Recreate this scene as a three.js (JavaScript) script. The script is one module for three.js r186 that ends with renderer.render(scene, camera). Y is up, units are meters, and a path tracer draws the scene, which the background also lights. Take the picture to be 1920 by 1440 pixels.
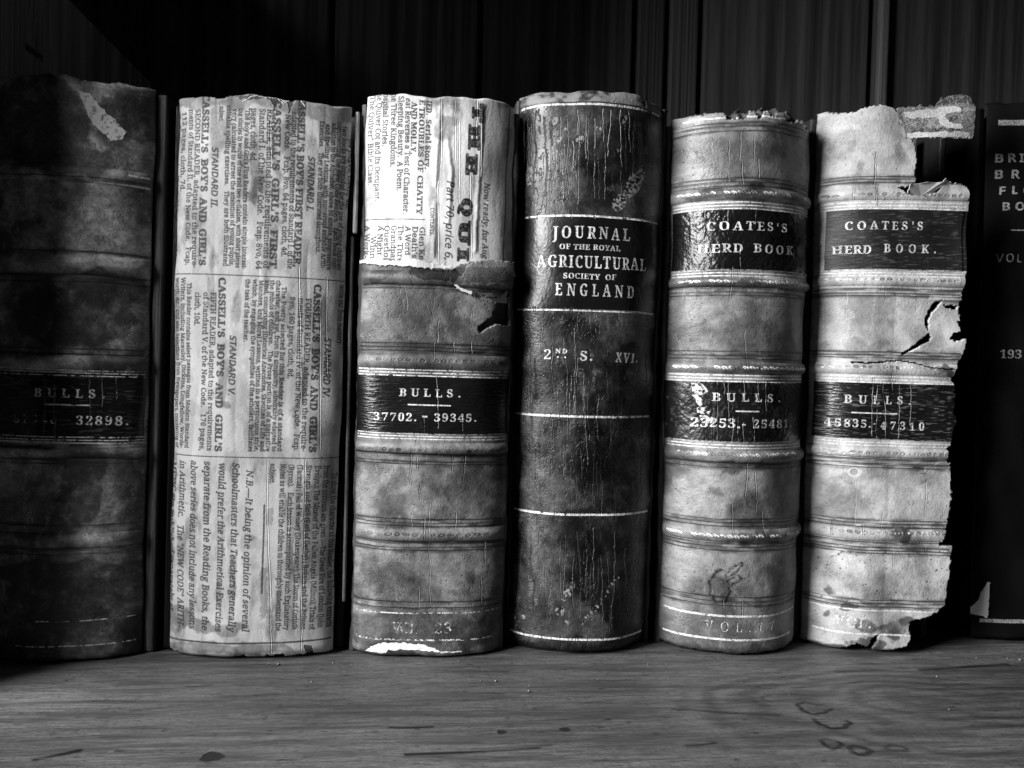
import * as THREE from 'three';
import { RoundedBoxGeometry } from 'three/addons/geometries/RoundedBoxGeometry.js';
import { RectAreaLightUniformsLib } from 'three/addons/lights/RectAreaLightUniformsLib.js';

// ------------------------------------------------------------------ camera, light, exposure
const R = THREE.MathUtils.degToRad;
const scene = new THREE.Scene();
scene.background = new THREE.Color(0, 0, 0);
const camera = new THREE.PerspectiveCamera(48.455, 4 / 3, 0.01, 20);
camera.position.set(-0.0378, 0.118, 0.36);
camera.rotation.set(R(-1.6), R(-6), R(1.4), 'YXZ');
const renderer = new THREE.WebGLRenderer({ antialias: true });
renderer.setSize(1024, 768);
renderer.toneMapping = THREE.LinearToneMapping;
renderer.toneMappingExposure = 1.0;
renderer.shadowMap.enabled = true;
RectAreaLightUniformsLib.init();
function areaLight(name, az, el, dist, w, h, power, aim) {
  const l = new THREE.RectAreaLight(0xffffff, power, w, h);
  l.name = name;
  l.position.set(aim[0] + dist * Math.sin(R(az)) * Math.cos(R(el)), aim[1] + dist * Math.sin(R(el)), aim[2] + dist * Math.cos(R(az)) * Math.cos(R(el)));
  l.lookAt(...aim);
  l.castShadow = true;
  scene.add(l);
  return l;
}
areaLight('key_lamp', -65, 23, 0.95, 0.4, 0.58, 35, [0, 0.11, 0.03]);      // soft lamp in front, to the left of the books
areaLight('fill_lamp', 30, 12, 1.5, 0.9, 0.7, 0.1, [0, 0.13, 0]);           // added weak fill from the right, standing in for room light

// ------------------------------------------------------------------ helpers
let seedN = 7;
function rng(seed) { let s = (seed * 2654435761) >>> 0; return () => { s = (s + 0x6d2b79f5) | 0; let t = Math.imul(s ^ (s >>> 15), 1 | s); t = (t + Math.imul(t ^ (t >>> 7), 61 | t)) ^ t; return ((t ^ (t >>> 14)) >>> 0) / 4294967296; }; }
const clamp = (x, a = 0, b = 1) => Math.min(b, Math.max(a, x)), lerp = (a, b, t) => a + (b - a) * t;
const smooth = (a, b, x) => { const t = clamp((x - a) / (b - a)); return t * t * (3 - 2 * t); };
// layered value noise, 0..1, cells of cx by cy pixels
function fbm(w, h, cx, cy, oct = 4, seed = ++seedN, gain = 0.5) {
  const out = new Float32Array(w * h); let amp = 1, sum = 0;
  for (let o = 0; o < oct; o++) {
    const r = rng(seed * 31 + o * 7 + 1), gw = Math.ceil(w / cx) + 2, gh = Math.ceil(h / cy) + 2, g = new Float32Array(gw * gh);
    for (let i = 0; i < g.length; i++) g[i] = r();
    const ix = new Int32Array(w), fx = new Float32Array(w);
    for (let x = 0; x < w; x++) { const p = x / cx; ix[x] = p | 0; const f = p - ix[x]; fx[x] = f * f * (3 - 2 * f); }
    for (let y = 0; y < h; y++) {
      const p = y / cy, iy = p | 0, f = p - iy, fy = f * f * (3 - 2 * f), a = iy * gw, b = a + gw;
      for (let x = 0, k = y * w; x < w; x++, k++) {
        const i = ix[x], t = fx[x], u = g[a + i] + (g[a + i + 1] - g[a + i]) * t, v = g[b + i] + (g[b + i + 1] - g[b + i]) * t;
        out[k] += (u + (v - u) * fy) * amp;
      }
    }
    sum += amp; amp *= gain; cx = Math.max(1, cx / 2); cy = Math.max(1, cy / 2);
  }
  for (let i = 0; i < out.length; i++) out[i] /= sum;
  return out;
}
function blur(a, w, h, r) {
  r = Math.max(1, Math.round(r));
  const b = new Float32Array(a.length), n = 2 * r + 1;
  for (let y = 0; y < h; y++) { let s = 0; const o = y * w; for (let x = -r; x <= r; x++) s += a[o + clamp(x, 0, w - 1)]; for (let x = 0; x < w; x++) { b[o + x] = s / n; s += a[o + Math.min(w - 1, x + r + 1)] - a[o + Math.max(0, x - r)]; } }
  const c = new Float32Array(a.length);
  for (let x = 0; x < w; x++) { let s = 0; for (let y = -r; y <= r; y++) s += b[clamp(y, 0, h - 1) * w + x]; for (let y = 0; y < h; y++) { c[y * w + x] = s / n; s += b[Math.min(h - 1, y + r + 1) * w + x] - b[Math.max(0, y - r) * w + x]; } }
  return c;
}
const toByte = (l) => { l = clamp(l); return 255 * (l <= 0.0031308 ? 12.92 * l : 1.055 * l ** (1 / 2.4) - 0.055); };
function dataTex(a, w, h, srgb, wrap = THREE.ClampToEdgeWrapping) {
  const d = new Uint8Array(w * h * 4);
  for (let i = 0, k = 0; i < a.length; i++, k += 4) { const v = srgb ? toByte(a[i]) : clamp(a[i]) * 255; d[k] = d[k + 1] = d[k + 2] = v; d[k + 3] = 255; }
  const t = new THREE.DataTexture(d, w, h); t.magFilter = THREE.LinearFilter; t.minFilter = THREE.LinearFilter; t.wrapS = t.wrapT = wrap;
  if (srgb) t.colorSpace = THREE.SRGBColorSpace; t.needsUpdate = true; return t;
}
const grey = (v) => new THREE.Color().setRGB(v, v, v);
function mesh(name, geo, mat, parent) { const m = new THREE.Mesh(geo, mat); m.name = name; m.castShadow = m.receiveShadow = true; parent.add(m); return m; }

// ------------------------------------------------------------------ a spine's surface painting (albedo, relief, roughness), laid out on the unrolled spine
// Layout units: the spines were measured from the photograph; at() turns a measured place into a place on the spine sheet.
const TW = 512, TH = 2048;
const profileOf = (b) => { const k = 0.965, q = 1 - Math.sqrt(1 - k * k); return b.profile ?? ((t) => -b.bulge * (1 - Math.sqrt(Math.max(0, 1 - k * k * Math.abs(t) ** (b.flat ?? 2)))) / q); };
class Skin {
  constructor(edges, yt, yb, b) {   // edges: [left at y260, right at y260, left at y1150, right at y1150]
    Object.assign(this, { edges, yt, yb }); this.zt = profileOf(b);
    this.alb = new Float32Array(TW * TH).fill(0.2); this.hgt = new Float32Array(TW * TH).fill(0.5); this.rgh = new Float32Array(TW * TH).fill(0.6);
    this.sx = TW / ((edges[1] - edges[0] + edges[3] - edges[2]) / 2); this.sy = TH / (yb - yt);
  }
  at(px, py) {
    const [a, b, c, d] = this.edges, k = (py - 260) / 890, l = lerp(a, c, k), r = lerp(b, d, k);
    let t = (px - l) / (r - l) * 2 - 1; const za = this.zt(-1), zb = this.zt(1), z = (q) => this.zt(clamp(q, -1, 1));
    for (let i = 0; i < 5; i++) t = (px - l - (px - 793) * (z(t) - lerp(za, zb, (t + 1) / 2)) / 0.335) / (r - l) * 2 - 1;   // the spine stands forward of its edges
    const y = py - (px - (l + r) / 2) * (0.0244 - (py - 672) * 0.0000656) - (py - 672) * z(t) / 0.335;
    return [(t + 1) / 2 * TW, (y - this.yt) * this.sy];
  }
  draw(fn, soft = 0) {
    const cv = document.createElement('canvas'); cv.width = TW; cv.height = TH;
    const c = cv.getContext('2d'); c.fillStyle = '#000'; c.fillRect(0, 0, TW, TH); c.fillStyle = c.strokeStyle = '#fff'; c.lineCap = c.lineJoin = 'round';
    fn(c);
    const d = c.getImageData(0, 0, TW, TH).data, o = new Float32Array(TW * TH);
    for (let i = 0; i < o.length; i++) o[i] = d[i * 4] / 255;
    return soft ? blur(blur(o, TW, TH, soft), TW, TH, soft) : o;
  }
  mix(arr, mask, value, amt = 1, noise = null) { for (let i = 0; i < arr.length; i++) { const m = mask[i]; if (m > 0) arr[i] += (value - arr[i]) * m * amt * (noise ? noise[i] : 1); } }
  add(arr, mask, value) { for (let i = 0; i < arr.length; i++) arr[i] += mask[i] * value; }
  mul(arr, mask, value) { for (let i = 0; i < arr.length; i++) if (mask[i] > 0) arr[i] *= 1 + (value - 1) * mask[i]; }
  poly(c, pts) { c.beginPath(); pts.forEach(([x, y], i) => { const p = this.at(x, y); i ? c.lineTo(...p) : c.moveTo(...p); }); c.closePath(); c.fill(); }
  rag(c, pts, j = 2.5, seed = 3, fill = true, closed = true) {   // outline with torn, jittered sides
    const r = rng(seed), P = []; const n = pts.length;
    for (let i = 0; i < (closed ? n : n - 1); i++) {
      const a = pts[i], b = pts[(i + 1) % n], L = Math.hypot(b[0] - a[0], b[1] - a[1]), k = Math.max(1, Math.round(L / 4));
      for (let q = 0; q < k; q++) P.push([lerp(a[0], b[0], q / k) + (r() - 0.5) * j * (q ? 1 : 0.4), lerp(a[1], b[1], q / k) + (r() - 0.5) * j * (q ? 1 : 0.4)]);
    }
    if (!closed) P.push(pts[n - 1]);
    c.beginPath(); P.forEach((p, i) => { const q = this.at(...p); i ? c.lineTo(...q) : c.moveTo(...q); });
    if (closed) c.closePath(); fill ? c.fill() : c.stroke();
  }
  rect(c, a, b, y0, y1) { const [xa] = this.at(a, (y0 + y1) / 2), [xb] = this.at(b, (y0 + y1) / 2), ya = (y0 - this.yt) * this.sy, yb = (y1 - this.yt) * this.sy; c.fillRect(xa, ya, xb - xa, yb - ya); }
  band(c, y0, y1, u0 = 0, u1 = 1) { const ya = (y0 - this.yt) * this.sy, yb = (y1 - this.yt) * this.sy; c.fillRect(u0 * TW, ya, (u1 - u0) * TW, yb - ya); }
  blob(c, px, py, rx, ry, rot = 0) { const [x, y] = this.at(px, py); c.save(); c.translate(x, y); c.rotate(rot); c.beginPath(); c.ellipse(0, 0, rx * this.sx, ry * this.sy, 0, 0, 7); c.fill(); c.restore(); }
  // lettering across the spine: capitals spread from a to b, their middle at height py
  text(c, s, a, b, py, cap, o = {}) {
    const font = (o.bold === false ? '' : 'bold ') + (cap / 0.714 * this.sy).toFixed(1) + 'px ' + (o.face ?? 'serif');
    c.font = font; c.textBaseline = 'alphabetic'; c.textAlign = 'left';
    const m = (a + b) / 2, xa = this.at(a, py)[0], xb = this.at(b, py)[0], y = this.at(m, py)[1] + cap * this.sy / 2, ch = [...s], k = (o.stretch ?? 1) * this.sx / this.sy;
    const w = ch.map((q) => c.measureText(q).width * k), tot = w.reduce((p, q) => p + q, 0), gap = (xb - xa - tot) / Math.max(1, ch.length - 1);
    const r = rng(s.length * 13 + Math.round(a)); let x = xa;
    ch.forEach((q, i) => { c.save(); c.translate(x, y + (r() - 0.5) * 1.6); c.rotate((r() - 0.5) * 0.06); c.globalAlpha = 0.72 + 0.28 * r(); c.scale(k, 1); c.fillText(q, 0, 0); c.restore(); x += w[i] + gap; });
  }
  // print that runs down the spine, its line centred on px, from y0 to y1
  down(c, s, px, y0, y1, em, o = {}) {
    c.font = (o.bold ? 'bold ' : '') + (em * this.sx).toFixed(1) + 'px ' + (o.face ?? 'serif'); c.textBaseline = 'middle'; c.textAlign = 'left';
    const mid = this.at(px, (y0 + y1) / 2), A = (y0 - this.yt) * this.sy + (mid[1] - ((y0 + y1) / 2 - this.yt) * this.sy), len = (y1 - y0) * this.sy;
    c.save(); c.translate(mid[0], A); c.rotate(Math.PI / 2 + (o.turn ?? 0)); c.transform(1, 0, o.slant ? -0.22 : 0, 1, 0, 0); c.scale(len / c.measureText(s).width, 1);
    c.fillText(s, 0, 0); if (!o.fat) { c.lineWidth = 0.7; c.strokeText(s, 0, 0); } if (o.fat) { c.lineWidth = o.fat; c.strokeText(s, 0, 0); } c.restore();
  }
  cracks(list, o = {}) {   // list of [x, y0, y1]: split leather, its torn edge paler and standing up
    const { light = 0.3, seed = 5, wob = 2.2, w = 1.3, amt = 0.8, dark = 0.72 } = o, r = rng(seed);
    const path = (c, dx) => { const q = rng(seed + 1); for (const [x, y0, y1, a = 1] of list) { c.globalAlpha = a; c.beginPath(); let X = x; for (let y = y0; y <= y1; y += 5) { X += (q() - 0.5) * wob; const p = this.at(X, y); y === y0 ? c.moveTo(p[0] + dx, p[1]) : c.lineTo(p[0] + dx, p[1]); } c.stroke(); } c.globalAlpha = 1; };
    const cut = this.draw((c) => { c.lineWidth = w * 2.2; path(c, 0); }), lip = this.draw((c) => { c.lineWidth = w * 1.6; path(c, 3); });
    const worn = fbm(TW, TH, 14, 40, 3, seed + 9); for (let i = 0; i < worn.length; i++) worn[i] = smooth(0.3, 0.6, worn[i]);
    this.mul(this.alb, cut, dark); this.add(this.hgt, cut, -0.2);
    this.mix(this.alb, lip, light, amt, worn); this.add(this.hgt, lip, 0.25);
    return r;
  }
  material(bump = 0.0007, rough = 1) {
    return new THREE.MeshPhysicalMaterial({ map: dataTex(this.alb, TW, TH, true), bumpMap: dataTex(this.hgt, TW, TH, false), roughnessMap: dataTex(this.rgh, TW, TH, false), bumpScale: bump, roughness: rough, specularIntensity: 1 });
  }
}
const thr = (f, a, b) => { const o = new Float32Array(f.length); for (let i = 0; i < f.length; i++) o[i] = smooth(a, b, f[i]); return o; };
function leather(S, base, o = {}) {
  const n1 = fbm(TW, TH, 130, 150, 5), n2 = fbm(TW, TH, 34, 40, 4), fine = fbm(TW, TH, 5, 5, 2), pits = fbm(TW, TH, 9, 9, 2);
  const d = o.dark ?? 0.5, m = o.mottle ?? 0.35, lo = o.lo ?? 0.34, hi = o.hi ?? 0.52;
  for (let i = 0; i < S.alb.length; i++) {
    let a = base * (1 + m * 2.4 * (n2[i] - 0.5)) * (1 + (o.grain ?? 0.2) * (fine[i] - 0.5));
    a *= lerp(d, 1, smooth(lo, hi, n1[i]));
    S.alb[i] = a; S.hgt[i] = 0.5 + (fine[i] - 0.5) * 0.09 + (n2[i] - 0.5) * 0.2; S.rgh[i] = (o.rough ?? 0.5) + (n2[i] - 0.5) * 0.3;
  }
  const pit = thr(pits, 0.8, 0.86); S.mul(S.alb, pit, o.pit ?? 0.6); S.add(S.hgt, pit, -0.1);
  return S;
}
function age(S, o = {}) {   // grime, flex cracks and rubbed places worked into the leather
  const big = fbm(TW, TH, 120, 160, 4), net = fbm(TW, TH, 16, 54, 4), net2 = fbm(TW, TH, 11, 15, 3), pep = fbm(TW, TH, 3, 3, 1), rub = fbm(TW, TH, 22, 60, 5), mid = fbm(TW, TH, 12, 12, 3);
  const base = o.base ?? 0.2, gam = o.gamma ?? 1.25;
  for (let i = 0; i < big.length; i++) {
    let a = base * (S.alb[i] / base) ** gam;
    const c1 = smooth(0.022, 0.0, Math.abs(net[i] - 0.5)) * smooth(0.4, 0.62, big[i]) * (o.flex ?? 0.5), c2 = smooth(0.02, 0, Math.abs(net2[i] - 0.5)) * smooth(0.58, 0.42, big[i]) * (o.net ?? 0.35);
    const p = smooth(0.86, 0.97, pep[i]) * smooth(0.45, 0.6, mid[i]) * (o.pepper ?? 0.6), r = smooth(0.6, 0.72, rub[i]) * smooth(0.35, 0.65, pep[i]) * (o.rub ?? 0.5), g = smooth(0.62, 0.4, mid[i]) * (o.grime ?? 0.3);
    a *= (1 - 0.6 * c1) * (1 - 0.5 * c2) * (1 - p) * (1 - g); a += (Math.max(a, o.bare ?? base * 1.7) - a) * r;
    S.alb[i] = a; S.hgt[i] += -0.2 * c1 - 0.12 * c2 + 0.06 * r; S.rgh[i] = clamp(S.rgh[i] + 0.25 * r, 0, 1);
  }
}
function stains(S, list, value, o = {}) {   // blotches with a soaked, grainy, wandering outline
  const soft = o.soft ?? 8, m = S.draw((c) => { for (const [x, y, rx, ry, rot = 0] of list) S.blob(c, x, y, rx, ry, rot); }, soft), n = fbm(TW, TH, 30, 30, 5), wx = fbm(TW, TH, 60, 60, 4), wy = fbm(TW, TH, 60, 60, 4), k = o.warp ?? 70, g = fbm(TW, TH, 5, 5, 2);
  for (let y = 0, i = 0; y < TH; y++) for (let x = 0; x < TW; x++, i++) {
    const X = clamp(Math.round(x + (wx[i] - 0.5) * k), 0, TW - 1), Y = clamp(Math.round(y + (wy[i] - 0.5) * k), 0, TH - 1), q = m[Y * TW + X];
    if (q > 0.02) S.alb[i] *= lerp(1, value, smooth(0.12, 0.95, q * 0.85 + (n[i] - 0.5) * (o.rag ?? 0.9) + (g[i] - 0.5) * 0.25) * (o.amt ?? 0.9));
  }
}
function gilt(S, mask, o = {}) {   // gold leaf, worn away in places
  const n = fbm(TW, TH, o.cell ?? 10, o.cell ?? 10, 4), lo = o.lo ?? 0.28, hi = o.hi ?? 0.45;
  for (let i = 0; i < n.length; i++) n[i] = smooth(lo, hi, n[i]);
  const tone = fbm(TW, TH, 6, 6, 3), fl = thr(fbm(TW, TH, 4, 4, 2), 0.2, 0.5); for (let i = 0; i < n.length; i++) if (mask[i] > 0) S.alb[i] += ((o.value ?? 0.86) * (0.45 + 0.95 * tone[i]) - S.alb[i]) * mask[i] * n[i] * (0.35 + 0.65 * fl[i]); S.mix(S.rgh, mask, 0.38, 1, n); S.add(S.hgt, mask, -0.08);
}
function blind(S, ys, o = {}) {   // tooled lines pressed into the leather
  const m = S.draw((c) => { const r = rng(ys[0] | 0); for (const [y, t = 1.6, a = 1] of ys.map((q) => [].concat(q))) { c.globalAlpha = a; S.band(c, y - t / 2, y + t / 2, 0.01, 0.985 - r() * 0.02); } }), n = thr(fbm(TW, TH, 60, 8, 3), 0.22, 0.5);
  const dirt = S.draw((c) => { for (const q of ys) { const y = [].concat(q)[0]; S.band(c, y - 4, y + 4, 0, 1); } }, 3), dn = thr(fbm(TW, TH, 50, 12, 5), 0.36, 0.62);
  for (let i = 0; i < dirt.length; i++) if (dirt[i] > 0) S.alb[i] *= 1 - (o.dirt ?? 0.6) * dirt[i] * dn[i];
  S.mix(S.alb, m, o.value ?? 0.03, o.amt ?? 0.8, n); S.add(S.hgt, m, -0.3);
}
function tooled(S, y, n, u0 = 0.03, u1 = 0.95) {   // row of small worn stamped ovals
  return S.draw((c) => { const r = rng(y); for (let k = 0; k < n; k++) { if (r() < 0.15) continue; const x = lerp(u0, u1, (k + 0.5) / n) * TW, yy = (y - S.yt) * S.sy + (r() - 0.5) * 3, w = TW * (u1 - u0) / n; c.globalAlpha = 0.35 + 0.65 * r(); c.beginPath(); c.ellipse(x, yy, w * (0.3 + 0.16 * r()), 4.5 + r() * 3, (r() - 0.5) * 0.3, 0, 7); c.fill(); if (r() < 0.5) { c.fillStyle = '#000'; c.beginPath(); c.ellipse(x, yy, w * 0.16, 2, 0, 0, 7); c.fill(); c.fillStyle = '#fff'; } } });
}
function plate(S, y0, y1, u0, u1, o = {}) {   // the black leather label's surface
  const m = S.draw((c) => S.band(c, y0, y1, u0, u1)), g = o.weave ? fbm(TW, TH, 26, 4, 3) : fbm(TW, TH, 9, 15, 3), g2 = fbm(TW, TH, 5, 7, 2), n = fbm(TW, TH, 60, 60, 4);
  for (let i = 0; i < m.length; i++) if (m[i] > 0.5) { S.alb[i] = (o.value ?? 0.012) * 0.6 * (0.7 + 0.6 * n[i]) + (o.scuff ?? 0) * smooth(0.6, 0.75, g[i]); S.hgt[i] = 0.5 + (g[i] - 0.5) * (o.relief ?? 0.5) * 0.3 + (g2[i] - 0.5) * 0.05; S.rgh[i] = (o.rough ?? 0.27) + 0.03 + (n[i] - 0.5) * 0.14; }
}
function paperBase(S, base, o = {}) {
  const n = fbm(TW, TH, 90, 120, 5), f = fbm(TW, TH, 4, 4, 2), w = fbm(TW, TH, o.wx ?? 46, 300, 2), st = fbm(TW, TH, 40, 60, 4), fib = fbm(TW, TH, 5, 7, 3), gr = fbm(TW, TH, 40, 150, 5), cr = fbm(TW, TH, 18, 90, 4);
  for (let i = 0; i < S.alb.length; i++) {
    S.alb[i] = base * (0.78 + 0.44 * n[i]) * (1 + 0.16 * (f[i] - 0.5)) * lerp(o.spot ?? 0.6, 1, smooth(0.3, 0.44, st[i])) * (1 + 0.12 * (fib[i] - 0.5));
    S.hgt[i] = 0.5 + (Math.abs(w[i] - 0.5) * 2 - 0.3) * (o.wrinkle ?? 0.7) + (f[i] - 0.5) * 0.05; S.rgh[i] = 0.72; S.alb[i] *= 1 - 0.45 * smooth(0.55, 0.72, gr[i]) * (0.5 + fib[i]) - 0.3 * smooth(0.85, 0.97, f[i]); S.hgt[i] += 0.1 * (cr[i] - 0.5);
  }
}
function ink(S, mask0, o = {}) { const mask = blur(mask0, TW, TH, 1), sp = fbm(TW, TH, 4, 4, 2); for (let i = 0; i < mask.length; i++) mask[i] = clamp(mask[i] * 1.35) * (0.8 + 0.2 * smooth(0.3, 0.5, sp[i])); const n = thr(fbm(TW, TH, 30, 30, 4), (o.lo ?? 0.12) - 0.08, (o.hi ?? 0.42) - 0.1); S.mix(S.alb, mask, o.value ?? 0.012, o.amt ?? 1, n); }

// ------------------------------------------------------------------ spine sheets as real, thick, curved surfaces
function bookShape(b) {
  const seed = rng(b.seed ?? 3), ph = [seed() * 9, seed() * 9, seed() * 9];
  const width = (v) => lerp(b.wt, b.wb, v);
  const zt = profileOf(b), r0 = b.rTop ?? 0.002, r1 = b.rBot ?? 0.0025;
  const roll = (d, r) => (d >= r ? 0 : r - Math.sqrt(Math.max(0, r * r - (r - d) ** 2)));
  return (t, v, off) => {
    const ta = clamp(t - 0.02, -1, 0.98), tb = clamp(t + 0.02, -0.98, 1), dz = (zt(tb) - zt(ta)) / ((tb - ta) * width(v) / 2), L = Math.hypot(1, dz);
    const rim = 0.00042 * (Math.sin(t * 4.3 + ph[0]) + 0.6 * Math.sin(t * 11 + ph[1]) + 0.4 * Math.sin(t * 23 + ph[2])), y = b.h * (1 - v) + (v < 0.5 ? (rim - 0.0003) * smooth(0.04, 0, v) : Math.abs(rim) * 0.5 * smooth(0.03, 0, 1 - v)), wob = 0.00034 * (Math.sin(t * 5 + v * 13 + ph[0]) + Math.sin(t * 9 - v * 31 + ph[1]) * 0.6 + Math.sin(v * 57 + t * 3 + ph[2]) * 0.4);
    const o = off + wob, end = -roll(v * b.h, r0) - roll((1 - v) * b.h, r1);
    return [t * width(v) / 2 - dz / L * o, y, zt(t) + o / L + end];
  };
}
function sheet(surf, o) {
  const { t0 = -1, t1 = 1, v0 = 0, v1 = 1, nu = 100, nv = 420, thick = 0, mask = null, off = () => 0 } = o, W = nu + 1, N = W * (nv + 1);
  const pos = [], uv = [], idx = [], put = (d) => { for (let j = 0; j <= nv; j++) for (let i = 0; i <= nu; i++) { const t = lerp(t0, t1, i / nu), v = lerp(v0, v1, j / nv); pos.push(...surf(t, v, off(t, v, i / nu, j / nv) - d)); uv.push((t + 1) / 2, v); } };
  put(0); if (thick) put(thick);
  const on = new Uint8Array(nu * nv);
  for (let j = 0; j < nv; j++) for (let i = 0; i < nu; i++) on[j * nu + i] = !mask || mask(lerp(t0, t1, (i + 0.5) / nu), lerp(v0, v1, (j + 0.5) / nv)) ? 1 : 0;
  const has = (i, j) => i >= 0 && j >= 0 && i < nu && j < nv && on[j * nu + i];
  for (let j = 0; j < nv; j++) for (let i = 0; i < nu; i++) if (on[j * nu + i]) {
    const a = j * W + i, b = a + 1, c = a + W, d = c + 1;
    idx.push(a, c, b, b, c, d);
    if (thick) {
      idx.push(N + a, N + b, N + c, N + b, N + d, N + c);
      if (!has(i - 1, j)) idx.push(a, N + a, c, c, N + a, N + c);
      if (!has(i + 1, j)) idx.push(b, d, N + b, d, N + d, N + b);
      if (!has(i, j - 1)) idx.push(a, b, N + a, b, N + b, N + a);
      if (!has(i, j + 1)) idx.push(c, N + c, d, d, N + c, N + d);
    }
  }
  // keep only used vertices
  const map = new Int32Array(pos.length / 3).fill(-1), P = [], U = []; let n = 0;
  for (let k = 0; k < idx.length; k++) { const i = idx[k]; if (map[i] < 0) { map[i] = n++; P.push(pos[3 * i], pos[3 * i + 1], pos[3 * i + 2]); U.push(uv[2 * i], uv[2 * i + 1]); } idx[k] = map[i]; }
  const g = new THREE.BufferGeometry();
  g.setAttribute('position', new THREE.Float32BufferAttribute(P, 3)); g.setAttribute('uv', new THREE.Float32BufferAttribute(U, 2)); g.setIndex(idx); g.computeVertexNormals();
  return g;
}
const sampler = (m, cut = 0.5) => (t, v) => m[clamp(Math.round(v * TH), 0, TH - 1) * TW + clamp(Math.round((t + 1) / 2 * TW), 0, TW - 1)] > cut;

// small shared relief for boards and wood
const small = 256;
const boardTex = (() => { const a = fbm(small, small, 30, 30, 5, 77), f = fbm(small, small, 4, 4, 2, 78), c = new Float32Array(a.length), h = new Float32Array(a.length); for (let i = 0; i < a.length; i++) { c[i] = 0.35 + 0.6 * smooth(0.3, 0.7, a[i]) + 0.2 * (f[i] - 0.5); h[i] = a[i] * 0.6 + f[i] * 0.4; } return [dataTex(c, small, small, true, THREE.RepeatWrapping), dataTex(h, small, small, false, THREE.RepeatWrapping)]; })();
const boardMat = (v, rough = 0.5, spec = 0.5) => new THREE.MeshPhysicalMaterial({ specularIntensity: spec, color: grey(v), map: boardTex[0], bumpMap: boardTex[1], bumpScale: 0.0003, roughness: rough });
const pageMat = new THREE.MeshPhysicalMaterial({ color: grey(0.25), roughness: 0.9 });

// the hidden body of a book: two boards and the page block
function bookBody(g, b, o = {}) {
  const back = 0.145, ze = -b.bulge - 0.0015, bt = o.board ?? 0.0026, mat = boardMat(o.shade ?? 0.03, o.rough ?? 0.45, o.spec), wide = (b.wt + b.wb) / 2;
  for (const s of [-1, 1]) {
    const out = o.out ?? 0.0006, bg = new RoundedBoxGeometry(bt, b.h - 0.002, back, 3, 0.0011);
    const m = mesh('cover_board', bg, mat, g); m.position.set(s * (wide / 2 + out - bt / 2), (b.h - 0.002) / 2, ze - back / 2 + (o.forward ?? -0.002)); m.rotation.z = s * 0.0001;
  }
  const p = mesh('page_block', new RoundedBoxGeometry(wide - 2 * bt - 0.003, b.h - 0.008, back - 0.01, 2, 0.001), pageMat, g);
  p.position.set(0, b.h / 2 - 0.0005, ze - (back - 0.01) / 2 - (o.sink ?? 0.002));
}
function joints(g, b, v, o = {}) {   // the leather hinge standing beside the spine
  for (const s of [-1, 1]) {
    const r = o.r ?? 0.0014, geo = new THREE.CylinderGeometry(r, r, b.h - 0.003, 14, 90), p = geo.attributes.position, q = rng(b.seed * 3 + s);
    const ph = q() * 9; for (let i = 0; i < p.count; i++) { const y = p.getY(i), k = 1 + 0.16 * Math.sin(y * 300 + ph) + 0.1 * Math.sin(y * 900 + ph * 2); p.setX(i, p.getX(i) * k + 0.0002 * Math.sin(y * 90 + ph)); p.setZ(i, p.getZ(i) * k); }
    geo.computeVertexNormals();
    const w = b.wb, m = mesh('joint', geo, v, g); m.position.set(s * ((b.wt + b.wb) / 4 + (o.out ?? 0.0004)), (b.h - 0.003) / 2, -b.bulge - (o.back ?? 0.0012)); m.rotation.z = -s * Math.atan((b.wt - b.wb) / 2 / b.h);
  }
}
function book(b, label, group) {
  const g = new THREE.Group(); g.name = b.name; scene.add(g);
  g.position.set(b.x, 0.0003 + Math.abs(Math.sin(R(b.lean))) * b.wb / 2, b.z); g.rotation.z = -R(b.lean);
  g.userData = { label, category: 'book' }; if (group) g.userData.group = group;
  return g;
}
const vOf = (S, y) => (y - S.yt) / (S.yb - S.yt);
function ridge(g, S, surf, mat, y0, y1, amp, o = {}) {   // a raised band across the spine
  return mesh('raised_band', sheet(surf, { v0: vOf(S, y0), v1: vOf(S, y1), t0: o.t0 ?? -0.985, t1: o.t1 ?? 0.985, nu: 90, nv: 18, mask: o.mask, thick: o.thick ?? 0, off: (t, v, a, c) => (o.base ?? 0) + 0.00008 + amp * 1.25 * Math.sin(Math.PI * c) ** 0.7 * (1 - t ** 30) }), mat, g);
}
function patch(g, S, surf, mat, name, y0, y1, o = {}) {   // a leather label pasted on the spine
  return mesh(name, sheet(surf, { v0: vOf(S, y0), v1: vOf(S, y1), t0: o.t0 ?? -0.97, t1: o.t1 ?? 0.97, nu: 100, nv: Math.round((y1 - y0) * 0.7), mask: o.mask, thick: 0.0003, off: () => (o.base ?? 0) + 0.0003 }), mat, g);
}
const triple = (S, c, y, d = 6.5, t = 1.9, u0 = 0.02, u1 = 0.98) => { for (let k = 0; k < 3; k++) S.band(c, y + k * d - t / 2, y + k * d + t / 2, u0, u1); };

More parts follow.
